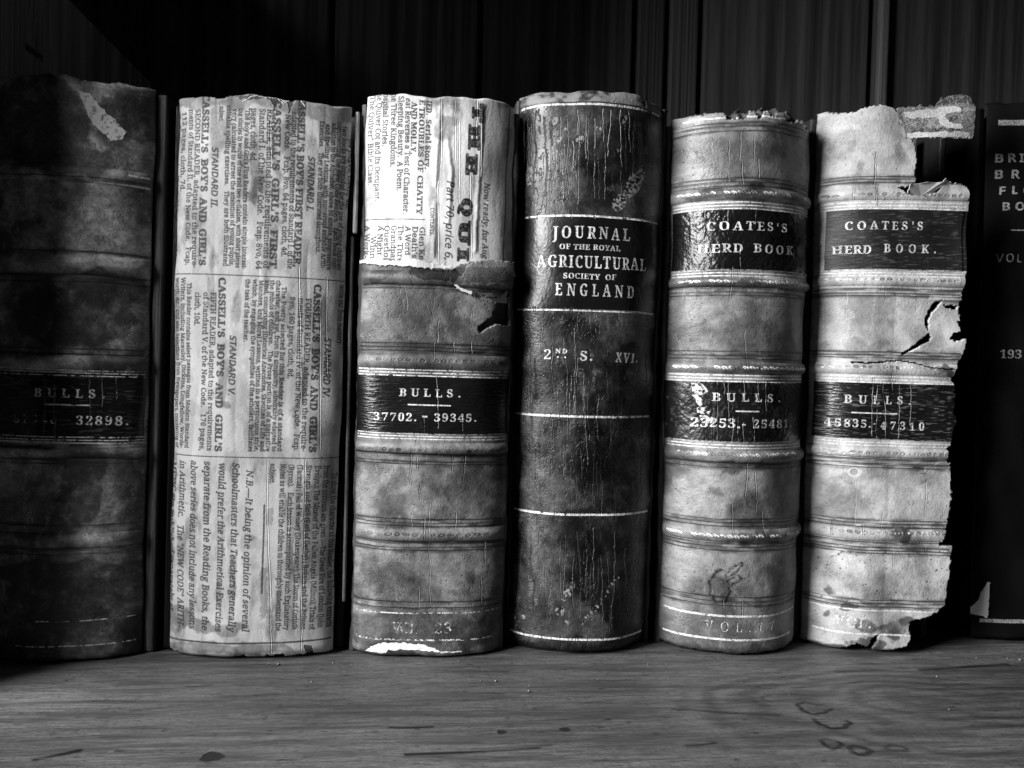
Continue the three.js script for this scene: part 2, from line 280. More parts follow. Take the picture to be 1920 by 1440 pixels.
// ------------------------------------------------------------------ the setting: shelf, side panel, boards at the back
{
  const w = 2048, h = 768, x0 = -0.26, x1 = 0.3, z0 = -0.03, z1 = 0.18, X = (x) => (x - x0) / (x1 - x0) * w, Z = (z) => (z - z0) / (z1 - z0) * h;
  const g1 = fbm(w, h, 220, 8, 4, 201), g2 = fbm(w, h, 24, 2.2, 2, 202), pore = fbm(w, h, 12, 1.5, 1, 208), big = fbm(w, h, 300, 160, 4, 203), f = fbm(w, h, 3, 2, 2, 204), wv = fbm(w, h, 160, 90, 5, 205), dirt = fbm(w, h, 150, 12, 5, 206), sc = fbm(w, h, 50, 2.5, 3, 207);
  const alb = new Float32Array(w * h), hg = new Float32Array(w * h), rg = new Float32Array(w * h);
  const cv = document.createElement('canvas'); cv.width = w; cv.height = h; const c = cv.getContext('2d'); c.fillStyle = '#000'; c.fillRect(0, 0, w, h); c.fillStyle = c.strokeStyle = '#fff'; c.lineCap = 'round';
  const spot = (x, z, rx, rz, a = 1, rot = 0) => { c.globalAlpha = a; c.beginPath(); c.ellipse(X(x), Z(z), rx * w / (x1 - x0), rz * h / (z1 - z0), rot, 0, 7); c.fill(); };
  const streak = (xa, za, xb, zb, t, a) => { c.globalAlpha = a; c.lineWidth = t; c.beginPath(); c.moveTo(X(xa), Z(za)); c.quadraticCurveTo(X((xa + xb) / 2), Z((za + zb) / 2 + 0.0008), X(xb), Z(zb)); c.stroke(); };
  streak(-0.146, 0.1085, -0.136, 0.1035, 7, 0.9); streak(-0.125, 0.1045, -0.101, 0.1048, 5, 0.7); streak(-0.046, 0.092, -0.032, 0.0922, 3.5, 0.85); streak(-0.04, 0.111, 0.0, 0.1085, 6, 0.75); streak(-0.02, 0.1085, 0.004, 0.107, 6, 0.6);
  streak(0.02, 0.0915, 0.026, 0.0895, 6, 0.6); streak(0.046, 0.1095, 0.056, 0.108, 5, 0.5); streak(-0.012, 0.089, 0.012, 0.0885, 3, 0.4); streak(-0.118, 0.055, -0.11, 0.054, 5, 0.5); streak(-0.13, 0.075, -0.07, 0.058, 9, 0.25); streak(-0.09, 0.078, -0.03, 0.055, 8, 0.22);
  streak(0.05, 0.082, 0.085, 0.088, 6, 0.35); streak(0.06, 0.0845, 0.09, 0.0905, 4, 0.35); streak(0.125, 0.05, 0.155, 0.047, 9, 0.5); streak(0.16, 0.049, 0.2, 0.044, 9, 0.45); streak(0.1, 0.065, 0.13, 0.06, 5, 0.35);
  const ring = (x, z, rx, rz, t, a, s = 0, e = 6.3) => { c.globalAlpha = a; c.lineWidth = t; c.beginPath(); for (let k = 0; k <= 40; k++) { const q = lerp(s, e, k / 40), wob = 1 + 0.12 * Math.sin(q * 3 + x * 900) + 0.07 * Math.sin(q * 7); const p = [X(x + rx * wob * Math.cos(q)), Z(z + rz * wob * Math.sin(q))]; k ? c.lineTo(...p) : c.moveTo(...p); } c.stroke(); };
  ring(0.0995, 0.0835, 0.0052, 0.0046, 5, 0.7, 0.2, 5.6); ring(0.1005, 0.0955, 0.0055, 0.004, 6, 0.75, -0.3, 3.9); ring(0.0925, 0.1105, 0.0028, 0.0032, 5, 0.75); ring(0.0992, 0.1155, 0.003, 0.0028, 7, 0.6); ring(0.1115, 0.1145, 0.0032, 0.002, 5, 0.4);
  ring(0.088, 0.075, 0.003, 0.003, 4, 0.3, 2, 5);
  c.globalAlpha = 1; c.fillStyle = '#ff0';
  const hole = (x, z, r, q) => { c.beginPath(); for (let k = 0; k < 24; k++) { const t = k / 24 * 6.283, e = r * (1 + 0.12 * Math.sin(t * 3 + q) + 0.07 * Math.sin(t * 7 + q * 2)); c.lineTo(X(x + e * Math.cos(t)), Z(z + e * 0.95 * Math.sin(t))); } c.fill(); };
  hole(-0.0965, 0.1095, 0.0032, 1); hole(-0.0103, 0.0971, 0.0014, 2); hole(0.0102, 0.0962, 0.0016, 4);
  const px = c.getImageData(0, 0, w, h).data, pit = new Float32Array(w * h); for (let i = 0; i < pit.length; i++) pit[i] = px[i * 4 + 1] > 200 && px[i * 4 + 2] < 60 ? 1 : 0;
  const mk = new Float32Array(w * h); for (let i = 0; i < mk.length; i++) mk[i] = px[i * 4] / 255;
  const soft = blur(blur(mk, w, h, 1), w, h, 1);
  for (let j = 0, i = 0; j < h; j++) for (let k = 0; k < w; k++, i++) {
    const x = x0 + k / w * (x1 - x0), z = z0 + j / h * (z1 - z0), e = Math.hypot((z - 0.086) * 2.6, x - 0.16) + (wv[i] - 0.5) * 0.055;
    const inside = smooth(0.17, 0.08, e) * smooth(0.3, 0.6, big[i]), arcs = (0.5 + 0.5 * Math.sin(e * 2 * Math.PI / 0.019 + 2.5 * (g1[i] - 0.5))) ** 1.4 * (0.5 + g2[i]);
    let a = 0.115 * (0.62 + 0.5 * g1[i] + 0.6 * (g2[i] - 0.5)) * (1 + 0.7 * (f[i] - 0.5)) * (0.3 + 1.35 * big[i]);
    a *= 1 - inside * 0.42 * arcs; a *= 1 - 0.4 * smooth(0.5, 0.7, dirt[i]) * (0.4 + f[i]); a += 0.05 * smooth(0.66, 0.8, sc[i]) * f[i];
    a *= 1 - 0.93 * clamp(soft[i] * (0.3 + 1.4 * smooth(0.25, 0.6, dirt[i])) * (0.6 + 0.8 * f[i]));
    a *= 1 - 0.55 * smooth(0.78, 0.95, pore[i]); a *= 1 - 0.95 * pit[i];
    alb[i] = a; hg[i] = 0.5 + (g1[i] - 0.5) * 0.6 + (g2[i] - 0.5) * 0.5 - inside * 0.12 * arcs - soft[i] * 0.2 - pit[i] * 0.5 - 0.25 * smooth(0.78, 0.95, pore[i]); rg[i] = 0.56 + 0.2 * (g1[i] - 0.5) + 0.44 * pit[i];
  }
  const M = THREE.MirroredRepeatWrapping;
  const mat = new THREE.MeshPhysicalMaterial({ map: dataTex(alb, w, h, true, M), bumpMap: dataTex(hg, w, h, false, M), bumpScale: 0.0004, roughnessMap: dataTex(rg, w, h, false, M), roughness: 1 });
  const bx0 = -0.2095, bx1 = 0.6, bz0 = -0.2, bz1 = 0.2, g = new RoundedBoxGeometry(bx1 - bx0, 0.022, bz1 - bz0, 3, 0.002), p = g.attributes.position, uv = g.attributes.uv;
  for (let i = 0; i < p.count; i++) uv.setXY(i, (p.getX(i) + (bx0 + bx1) / 2 - x0) / (x1 - x0), (p.getZ(i) + (bz0 + bz1) / 2 + p.getY(i) * 0.3 - z0) / (z1 - z0));
  const s = mesh('shelf', g, mat, scene); s.position.set((bx0 + bx1) / 2, -0.011, (bz0 + bz1) / 2); s.userData = { kind: 'structure', label: 'worn wooden shelf board with dark nail holes and ring marks', category: 'shelf' };
}
const woodTex = (() => { const w = 256, h = 1024, a = fbm(w, h, 10, 600, 4, 301), b = fbm(w, h, 3, 60, 2, 302), c = new Float32Array(w * h), t = new Float32Array(w * h); for (let i = 0; i < c.length; i++) { c[i] = 0.25 + 1.1 * (a[i] - 0.2) * (0.7 + 0.6 * b[i]); t[i] = a[i] * 0.7 + b[i] * 0.3; } return [dataTex(c, w, h, true, THREE.RepeatWrapping), dataTex(t, w, h, false, THREE.RepeatWrapping)]; })();
const woodMat = (v, rough = 0.5) => new THREE.MeshPhysicalMaterial({ color: grey(v), map: woodTex[0], bumpMap: woodTex[1], bumpScale: 0.0005, roughness: rough, specularIntensity: 0.4 });
{
  const back = new THREE.Group(); back.name = 'back_wall'; scene.add(back); back.userData = { kind: 'structure', label: 'dark vertical wooden boards behind the books', category: 'wall' };
  back.position.set(0, 0, -0.2);
  const mats = [0.13, 0.165, 0.145].map((v) => woodMat(v, 0.75)), cuts = [-0.24, -0.1, -0.005, 0.0975, 0.1195, 0.1425, 0.262, 0.38, 0.49, 0.6];
  for (let i = 0; i + 1 < cuts.length; i++) { const wd = cuts[i + 1] - cuts[i] - 0.0035, g = new RoundedBoxGeometry(wd, 0.41, 0.014, 3, 0.002); const m = mesh('plank', g, mats[i % 3], back); m.position.set((cuts[i] + cuts[i + 1]) / 2, 0.185, -0.0072); }
  const b = mesh('backing', new THREE.BoxGeometry(0.84, 0.41, 0.006), woodMat(0.13), back); b.position.set(0.185, 0.185, -0.018);
  const t = mesh('batten', new RoundedBoxGeometry(0.008, 0.388, 0.006, 3, 0.0028), woodMat(0.35, 0.6), back); t.position.set(0.268, 0.1955, 0.0032);
}
{
  // side of the bookcase: lower and upper board, the lower one with a slot for a shelf peg
  const side = new THREE.Group(); side.name = 'bookcase_side'; scene.add(side); side.position.set(-0.2105, 0, 0); side.userData = { kind: 'structure', label: 'pale side panel of the bookcase with a shelf slot', category: 'bookcase side' };
  const pm = woodMat(0.75, 0.7), dm = woodMat(0.13, 0.7);
  const board = (name, z0, z1, y0, y1, mat, dx = 0) => { const m = mesh(name, new RoundedBoxGeometry(0.018, y1 - y0, z1 - z0, 2, 0.0006), mat, side); m.position.set(-0.009 + dx, (y0 + y1) / 2, (z0 + z1) / 2); };
  board('plank', -0.2, -0.0495, -0.02, 0.286, pm); board('plank', -0.0311, -0.0139, -0.02, 0.286, pm); board('plank', -0.0495, -0.0311, 0.2495, 0.286, pm); board('plank', -0.0495, -0.0311, -0.02, 0.2465, pm);
  board('plank', -0.0133, 0.07, -0.02, 0.286, pm);
  board('upper_board', -0.2, 0.07, 0.2862, 0.391, dm, 0.0006);
  const bk = mesh('slot_back', new THREE.BoxGeometry(0.004, 0.008, 0.022), dm, side); bk.position.set(-0.0205, 0.248, -0.0403);
  const rail = mesh('front_rail', new RoundedBoxGeometry(0.81, 0.066, 0.016, 2, 0.002), woodMat(0.14), scene); rail.position.set(0.1945, 0.379, 0.148); rail.userData = { kind: 'structure', label: 'unseen rail added to keep light off the back boards', category: 'rail' };  // unseen rail, added to block the key light from the back boards
  const top = mesh('upper_shelf', new RoundedBoxGeometry(0.81, 0.02, 0.339, 2, 0.002), woodMat(0.14), scene); top.position.set(0.1945, 0.402, -0.0302); top.userData = { kind: 'structure', label: 'shelf board above the books', category: 'shelf' };
}

// ------------------------------------------------------------------ book 1: shaded half leather, BULLS 31348-32898
{
  const b = { name: 'leather_book', x: -0.1748, z: 0.0281, h: 0.2186, lean: 0.69, wt: 0.0607, wb: 0.0608, bulge: 0.011, seed: 11 };
  const S = new Skin([-24, 290, -42, 268], 142, 1246, b);
  leather(S, 0.34, { dark: 0.35, mottle: 0.5, lo: 0.34, hi: 0.58, grain: 0.5, rough: 0.6 }); age(S, { base: 0.34, rub: 0.3 });
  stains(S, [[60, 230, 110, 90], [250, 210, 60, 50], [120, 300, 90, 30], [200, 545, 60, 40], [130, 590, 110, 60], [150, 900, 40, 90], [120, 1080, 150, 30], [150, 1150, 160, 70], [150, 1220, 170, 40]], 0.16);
  const peel = S.draw((c) => S.rag(c, [[146, 172], [168, 176], [190, 205], [212, 222], [237, 248], [228, 262], [208, 265], [190, 250], [172, 232], [158, 205]], 4, 8));
  S.mix(S.alb, peel, 0.62, 0.95, thr(fbm(TW, TH, 8, 8, 3), 0.1, 0.5)); S.add(S.hgt, peel, -0.2); S.mix(S.rgh, peel, 0.9);
  blind(S, [[332, 2], [470, 3], [515, 5], [527, 2], [652, 3], [662, 2], [838, 4], [860, 4], [868, 2], [985, 2], [1030, 6], [1040, 2]]);
  plate(S, 698, 826, 0.05, 0.985, { weave: true, scuff: 0.05 });
  S.cracks([[80, 700, 820], [165, 700, 800], [190, 700, 760], [100, 720, 825], [215, 705, 745]], { light: 0.16, seed: 21 });
  gilt(S, S.draw((c) => { triple(S, c, 692, 5, 1.8, 0.03, 0.985); triple(S, c, 818, 5.5, 2, 0.03, 0.985); }), { lo: 0.3, hi: 0.5 });
  gilt(S, S.draw((c) => { S.rect(c, 175, 282, 337, 340); S.rect(c, 240, 280, 318, 322); }), { cell: 14, lo: 0.2, hi: 0.36 });
  gilt(S, S.draw((c) => { S.band(c, 1166, 1168, 0.4, 0.97); S.band(c, 1214, 1216, 0.3, 0.97); }), { lo: 0.4, hi: 0.6 });
  gilt(S, S.draw((c) => { S.text(c, 'BULLS.', 64, 197, 735, 16); S.rect(c, 84, 168, 756, 758.5); S.text(c, '32898.', 141, 242, 786, 17); }), { lo: 0.2, hi: 0.4 });
  gilt(S, S.draw((c) => S.text(c, '31348.-', 26, 132, 784, 16)), { lo: 0.44, hi: 0.66, value: 0.6 });
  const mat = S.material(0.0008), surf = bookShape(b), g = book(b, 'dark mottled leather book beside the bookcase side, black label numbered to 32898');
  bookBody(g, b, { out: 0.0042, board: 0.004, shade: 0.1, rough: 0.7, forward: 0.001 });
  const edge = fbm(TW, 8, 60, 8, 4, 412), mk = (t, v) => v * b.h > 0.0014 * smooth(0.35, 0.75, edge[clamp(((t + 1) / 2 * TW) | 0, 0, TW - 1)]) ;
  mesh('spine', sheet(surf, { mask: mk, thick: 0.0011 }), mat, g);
  for (const [y0, y1] of [[310, 340], [474, 512], [662, 690], [834, 856], [1000, 1028]]) ridge(g, S, surf, mat, y0, y1, 0.0011);
  patch(g, S, surf, mat, 'number_label', 700, 826, { t0: -0.92 });
}

// ------------------------------------------------------------------ book 2: spine stripped to its lining of printed paper
{
  const b = { name: 'paper_backed_book', x: -0.1022, z: 0.0271, h: 0.2149, lean: 0.58, wt: 0.065, wb: 0.062, bulge: 0.008, seed: 12, flat: 2.5, rTop: 0.0015, rBot: 0.004 };
  const S = new Skin([336, 658, 322, 625], 182, 1240, b); 
  paperBase(S, 0.48, { wrinkle: 0.3, spot: 0.8 });
  const body = { face: 'serif' }, small2 = { face: 'serif' };
  const T = (y0, y1) => (z0, z1, k, o) => [o + z0 / k, o + z1 / k];
  const A = (z) => 140 + z / 3.6, B = (z) => 500 + z / 3.789, C = (z) => 840 + z / 3.429;
  const print = S.draw((c) => {
    const L = (f, rows, em, o = {}) => rows.forEach(([s, x, a, e, k]) => S.down(c, s, x, f(a), f(e), k ?? em, o));
    L(A, [['64 pages, cloth, 4d.', 656, 430, 920]], 9);
    L(A, [['two books are intended for the use of young children', 642, 340, 1325], ['commencing the New Code Readers.   Each book con-', 632.5, 310, 1320], ['addition to the Alphabet, above 50 simple, progressive', 622, 320, 1320], ['and Spelling Lessons, with numerous suitable Arith-', 611, 330, 1318], ['Exercises.   They are both Illustrated throughout.', 600, 310, 1210]], 11);
    L(A, [['STANDARD I.', 582, 550, 925]], 16, { face: 'sans-serif', slant: true, fat: 1.2 });
    L(A, [["CASSELL'S BOY'S FIRST READER,", 562, 150, 1300]], 17, { bold: true, fat: 1.6 });
    L(A, [['adapted to the requirements of Standard I. of the', 548, 250, 1310], ['New Code.   Fcap. 8vo, 64 pages, cloth, 4d.', 536, 270, 1230]], 13);
    L(A, [["CASSELL'S  GIRL'S  FIRST", 515.5, 170, 1305]], 18, { bold: true, fat: 1.6 });
    L(A, [['READER, adapted to the requirements of', 502, 240, 1305], ['Standard I. of the New Code.   Fcap. 8vo, 64', 488, 240, 1310], ['pages, cloth, 4d.', 474.5, 240, 595]], 14);
    L(A, [["The Boy's and Girl's First Readers contain simple interest-", 460, 250, 1310], ['ing stories in words of one and two syllables, with short pieces', 448, 240, 1300], ['very calculated to arrest the attention of young pupils,', 437, 240, 1290], ['suitable spelling exercises.   They are both illustrated', 426, 215, 1290], ['subject.', 415, 220, 330]], 10.5);
    L(A, [['STANDARD II.', 403, 500, 905]], 16, { face: 'sans-serif', slant: true, fat: 1.2 });
    L(A, [["CASSELL'S  BOY'S  AND  GIRL'S", 383, 140, 1290]], 18, { bold: true, fat: 1.6 });
    L(A, [['SECOND READER, adapted to the require-', 368.5, 240, 1305], ['ments of Standard II. of the New Code.   Fcap.', 356, 240, 1290], ['112 pages, cloth, 7d.', 343.5, 260, 800]], 13);
    L(A, [['The Reader comprises Historical Selections, Anecdotes,', 332, 270, 1285]], 10.5);
    L(B, [['write out from memory.', 640, 115, 555]], 11);
    L(B, [['STANDARD IV.', 613, 490, 930], ['STANDARD V.', 435, 485, 915]], 16, { face: 'sans-serif', slant: true, fat: 1.2 });
    L(B, [["CASSELL'S  BOY'S  AND  GIRL'S", 590.5, 108, 1320], ["CASSELL'S  BOY'S  AND  GIRL'S", 412.5, 75, 1310]], 18, { bold: true, fat: 1.6 });
    L(B, [['FOURTH READER, adapted to the require-', 574, 210, 1310], ['ments of Standard IV. of the New Code.   Fcap.', 560, 210, 1310], ['8vo, 160 pages, cloth, 8d.', 546, 205, 790], ['FIFTH READER, adapted to the requirements', 396.5, 180, 1305], ['of Standard V. of the New Code.   176 pages,', 383, 180, 1305], ['cloth, 10d.', 370, 180, 420]], 13.5);
    L(B, [['The Poetry selected for this Reader is of a standard', 528, 135, 1310], ['character, and yet, from its simplicity, admirably adapted to', 517, 90, 1310], ['the minds of children.   The Prose portion is of a narrative', 506, 90, 1310], ['kind, comprising Historical Anecdotes, Sketches of Life and', 495, 90, 1310], ['Manners, and Moral Lessons, written in a perspicuous style,', 484.5, 90, 1310], ['which, by engaging the sympathies of the scholars, facilitates', 473, 85, 1310], ['the task of the teacher.', 462, 85, 530], ['This Reader contains select passages from Modern Standard', 353.5, 115, 1290], ['Writers, including Macaulay, Dickens, Longfellow, Words-', 343.5, 75, 1290], ['worth, &c.; and also Selections from Newspapers, consisting of', 334, 75, 1290], ['Leading Articles, Narratives of Remarkable Adventures', 325.5, 75, 1180]], 10.5);
    L(C, [['To show the character of this Reader, the following extracts', 622, 135, 1165], ['from the contents are given :\u2014The Great Fire of London (John', 606, 90, 1170], ['Evelyn); The Muster of the Fallen Angels (Milton); Trials of', 590, 95, 1180], ['Strength and Skill (Earl of Derby) ; Britain and the Britons', 573.5, 95, 1180], ['(Tacitus) ; Fall of Wolsey (Shakespeare); The Storm of Corinth', 557, 95, 1180], ['(Byron).   Each lesson is accompanied by such Explanatory', 541, 95, 1180], ['Notes as will enable the children to thoroughly understand the', 525, 95, 1185], ['subject.', 509.5, 95, 230]], 13);
    L(C, [['N.B.\u2014It being the opinion of several', 463.5, 140, 1190], ['Schoolmasters that Teachers generally', 438.5, 95, 1190], ['would prefer the Arithmetical Exercises', 413.5, 95, 1190], ['separate from the Reading Books, the', 387.5, 85, 1185], ['above series does not include any lessons', 363, 80, 1180], ['in Arithmetic.   The "NEW CODE" ARITH-', 341.5, 80, 1170], ['METIC are published separately at', 325, 80, 1060]], 17.5, { face: 'serif', slant: true, fat: 0.9 });
    S.band(c, 516, 517.6, 0, 1); S.band(c, 856, 857.6, 0.02, 1); S.band(c, 1207, 1210, 0, 0.99); S.rect(c, 491, 494, 945, 1114);
  });
  ink(S, print, { lo: 0.1, hi: 0.36, amt: 0.93 });
  stains(S, [[360, 190, 90, 16], [480, 192, 60, 14], [590, 205, 70, 16], [640, 215, 30, 20], [620, 240, 16, 40], [520, 320, 8, 60], [480, 350, 10, 30]], 0.35, { rag: 1.0 });
  stains(S, [[322, 500, 10, 300], [318, 1000, 12, 200], [420, 1222, 130, 14], [400, 1180, 60, 12], [560, 770, 8, 16], [420, 760, 12, 10], [470, 1010, 14, 7], [350, 950, 18, 4], [335, 1160, 30, 30]], 0.35, { rag: 1.1, soft: 5 });
  const glue = S.draw((c) => { S.rag(c, [[486, 1075], [500, 1060], [502, 1150], [488, 1165]], 5, 5); S.rag(c, [[500, 955], [512, 950], [510, 985], [498, 985]], 4, 6); }); S.mul(S.alb, glue, 0.62);
  const torn = S.draw((c) => { S.rag(c, [[440, 183], [470, 193], [500, 186], [520, 200], [530, 190], [525, 184]], 5, 7); S.rag(c, [[537, 188], [543, 215], [550, 190]], 4, 9); S.rag(c, [[570, 1212], [576, 1238], [590, 1238], [584, 1214]], 4, 17); }); S.mix(S.alb, torn, 0.03, 0.9); S.add(S.hgt, torn, -0.3);
  const fibre = S.draw((c) => { c.lineWidth = 3; for (const q of [[[455, 195], [475, 186], [500, 184]], [[505, 186], [520, 183], [532, 196]], [[545, 186], [565, 188], [572, 200]], [[500, 1232], [530, 1228], [560, 1234]], [[590, 1226], [610, 1220], [617, 1226]]]) S.rag(c, q, 4, 31, false, false); }); S.mix(S.alb, fibre, 0.75, 0.9); S.add(S.hgt, fibre, 0.3);
  S.cracks([[507, 225, 300, 0.6], [560, 500, 760, 0.5], [572, 860, 1100, 0.6], [540, 950, 1000, 0.7], [500, 860, 1230, 0.5], [563, 1120, 1225, 0.8], [600, 560, 840, 0.4], [613, 520, 700, 0.4]], { light: 0.75, seed: 33, wob: 1.0, dark: 0.9 });
  const mat = S.material(0.0011), surf = bookShape(b), g = book(b, 'book with bare spine of old printed paper lining, three blocks of sideways text');
  bookBody(g, b, { out: 0.0034, board: 0.0034, shade: 0.012, rough: 0.3, forward: -0.003 });
  const e1 = fbm(TW, 8, 70, 8, 4, 512), e2 = fbm(TW, 8, 30, 8, 5, 513);
  mesh('paper_lining', sheet(surf, { thick: 0.0007, mask: (t, v) => { const i = clamp(((t + 1) / 2 * TW) | 0, 0, TW - 1); return v * b.h > 0.0014 * smooth(0.4, 0.7, e1[i]) && (1 - v) * b.h > 0.0014 * smooth(0.5, 0.75, e2[i]); } }), mat, g);
  // loose pale edge of the cover standing up beside the lining
  const strip = (x, y0, y1, w, z, v, name) => { const gq = new RoundedBoxGeometry(w, y1 - y0, 0.0016, 2, 0.0006), p = gq.attributes.position; const m = mesh(name, gq, boardMat(v, 0.6), g); m.position.set(x, (y0 + y1) / 2, z); m.rotation.set(0, -0.5, 0.008); };
  strip(0.0349, 0.166, 0.2135, 0.0016, -0.0092, 0.75, 'torn_cover_edge'); strip(0.0345, 0.02, 0.165, 0.0012, -0.0096, 0.3, 'torn_cover_edge');
}

// ------------------------------------------------------------------ book 3: leather torn off above, printed lining showing; BULLS 37702-39345
{
  const b = { name: 'torn_leather_book', x: -0.0337, z: 0.0259, h: 0.2194, lean: 0.36, wt: 0.0586, wb: 0.0578, bulge: 0.009, seed: 13, flat: 2.4, rTop: 0.001 };
  const E3 = [688, 964, 667, 935];
  const Q = new Skin(E3, 180, 1234, b);   // the lining
  paperBase(Q, 0.72, { wrinkle: 0.3, wx: 80, spot: 0.88 });
  Q.cracks([[826, 185, 350, 1], [852, 190, 300, 0.7], [893, 190, 260, 0.8], [901, 195, 330, 0.6], [860, 230, 380, 0.6], [820, 340, 490, 0.8], [880, 330, 480, 0.5]], { light: 0.85, seed: 41, wob: 1.0, dark: 0.98, amt: 0.4, w: 0.8 });  // wrinkle highlights painted as paler lines on the paper
  const A = (z) => 150 + z / 3.6;
  ink(Q, Q.draw((c) => {
    const L = (rows, em, o = {}) => rows.forEach(([s, x, a, e, k]) => Q.down(c, s, x, A(a), A(e), k ?? em, o));
    L([['Now ready, for Aug', 911, 690, 1205]], 14, { slant: true });
    L([['Part 70, price 6,', 841.5, 680, 1215]], 19, { slant: true, face: 'sans-serif' });
    L([['CONTENTS.', 809, 860, 1050]], 9);
    L([['IED.  Serial Story.', 802, 130, 605], ['E TROUBLES OF CHATTY', 788.5, 130, 905], ['AND MOLLY.', 775.5, 150, 505]], 13.5, { bold: true });
    L([['eat Reverses a Test of Character.', 762.5, 130, 905], ['Sleeping Beauty.  A Poem.', 750, 120, 750], ['he Three Kingdoms.', 737.5, 95, 590], ['ospital Stories.', 723, 100, 455], ['he Quiver Cot and its Occupant.', 709.5, 95, 820], ['"The Quiver" Bible Class.', 697, 95, 720]], 13);
    L([['Glen Keith', 790, 990, 1290], ["Death's", 777.5, 985, 1200], ['A Word', 764, 985, 1180], ['The Three', 750.5, 978, 1260], ['Grandpapa', 737, 978, 1260], ['Questions', 724.5, 978, 1260], ['A Night', 711.5, 978, 1180], ['Winning', 699, 1050, 1290], ['A Work-', 688.5, 980, 1200]], 13.5);
    Q.rect(c, 681, 796, 411.5, 413);
  }), { lo: 0.08, hi: 0.3, amt: 0.95 });
  ink(Q, Q.draw((c) => { for (const [ch, x, a, e] of [['T', 894, 172, 285], ['H', 887.5, 312, 470], ['E', 882.5, 508, 637], ['Q', 873.5, 796, 916], ['U', 869.5, 953, 1100], ['I', 867, 1134, 1212], ['V', 866, 1250, 1390]]) Q.down(c, ch, x, A(a), A(e), 26, { bold: true, fat: 7 }); }), { lo: 0.05, hi: 0.2, amt: 1 });
  ink(Q, Q.draw((c) => { c.lineWidth = 3; c.beginPath(); c.moveTo(...Q.at(957, 182)); c.lineTo(...Q.at(941, 500)); c.stroke(); }));
  stains(Q, [[800, 188, 12, 14], [830, 190, 40, 8], [850, 196, 10, 14], [940, 190, 20, 12], [948, 245, 6, 8], [690, 178, 10, 10], [835, 240, 14, 30]], 0.4, { rag: 1 });
  Q.add(Q.hgt, Q.draw((c) => { c.lineWidth = 7; for (const q of [[[826, 195], [818, 300], [815, 350]], [[838, 260], [846, 330], [838, 420]], [[905, 200], [897, 330], [890, 470]], [[815, 380], [812, 480]]]) Q.rag(c, q, 2, 4, false, false); }, 5), 0.55);

  const S = new Skin(E3, 180, 1234, b);   // the leather that is left
  leather(S, 0.23, { dark: 0.5, mottle: 0.35, lo: 0.34, hi: 0.55, rough: 0.5 }); age(S, { base: 0.23, rub: 0.3, grime: 0.2 });
  stains(S, [[905, 660, 60, 30], [800, 650, 130, 14], [870, 620, 60, 26], [760, 660, 12, 14], [740, 890, 18, 24], [880, 905, 40, 60], [785, 880, 8, 30], [820, 965, 50, 12], [880, 1060, 14, 36], [700, 1070, 20, 40], [930, 1000, 14, 130], [920, 880, 18, 50], [860, 1110, 18, 8], [710, 1128, 10, 6]], 0.5);
  stains(S, [[720, 545, 6, 20], [800, 600, 10, 30]], 0.7);
  stains(S, [[800, 1190, 150, 42], [930, 1170, 30, 80], [690, 1180, 16, 30]], 0.35, { rag: 1.3 });
  S.mix(S.alb, S.draw((c) => S.rag(c, [[700, 535], [772, 500], [845, 500], [850, 528], [940, 530], [940, 500], [700, 500]], 4, 4)), 0.02, 0.5);
  S.mix(S.alb, S.draw((c) => S.rag(c, [[770, 497], [850, 497], [862, 515], [850, 528], [790, 523], [768, 515]], 5, 6)), 0.012, 0.92);
  blind(S, [[536, 3], [541, 1.5], [644, 2], [651, 2], [658, 3], [851, 6], [864, 2], [869, 1.5], [973, 2.5], [980, 2], [986, 2], [1016, 6], [1026, 2], [1031, 1.5], [1129, 2.4], [1140, 2.4]], { value: 0.02 });
  for (const [y, n] of [[674, 20], [842, 20], [1000, 16]]) { const m = tooled(S, y, n); S.mix(S.alb, m, 0.03, 0.85, thr(fbm(TW, TH, 26, 12, 3), 0.25, 0.5)); S.add(S.hgt, m, -0.25); }
  plate(S, 702, 812, 0.0, 1, { weave: true, relief: 1.0, rough: 0.26 });
  S.cracks([[820, 600, 640], [814, 640, 670], [848, 640, 660], [880, 640, 660], [770, 850, 905], [782, 855, 880], [785, 905, 935], [870, 850, 885], [845, 850, 880], [770, 960, 985, 0.6], [795, 970, 1010], [852, 960, 990], [905, 1010, 1060], [897, 1080, 1130], [783, 1100, 1140, 0.6], [805, 940, 1130, 0.4], [815, 700, 800, 0.7], [794, 780, 815, 0.7], [865, 780, 808, 0.8], [760, 540, 580, 0.6]], { light: 0.42, seed: 43, wob: 2.2 });
  gilt(S, S.draw((c) => { triple(S, c, 692, 5.5, 2.2, 0.01, 0.985); triple(S, c, 811, 5, 2, 0.01, 0.985); }), { lo: 0.26, hi: 0.44 });
  gilt(S, S.draw((c) => { S.text(c, 'BULLS.', 748, 862, 734, 14.5); S.rect(c, 764, 843, 756, 758.4); S.text(c, '37702.', 704, 781, 779, 15); S.rect(c, 790, 800, 777, 780); S.text(c, '39345.', 812, 891, 780, 15); }), { lo: 0.1, hi: 0.3 });
  gilt(S, S.draw((c) => { S.band(c, 1148, 1150.4, 0.02, 0.97); S.band(c, 1199, 1202, 0.03, 0.93); S.text(c, 'VOL', 733, 783, 1177, 20, { bold: false }); S.text(c, '23', 812, 845, 1177, 20, { bold: false }); }), { lo: 0.44, hi: 0.6, cell: 7 });
  const chip = S.draw((c) => { S.rag(c, [[688, 1222], [698, 1212], [712, 1206], [742, 1205], [790, 1209], [812, 1214], [822, 1222], [800, 1221], [760, 1220], [728, 1219], [724, 1226]], 3, 12); S.rag(c, [[822, 1221], [862, 1220], [862, 1222.5], [824, 1224]], 2, 13); }); S.mix(S.alb, chip, 0.88, 1); S.mix(S.rgh, chip, 0.8); S.add(S.hgt, chip, -0.2);
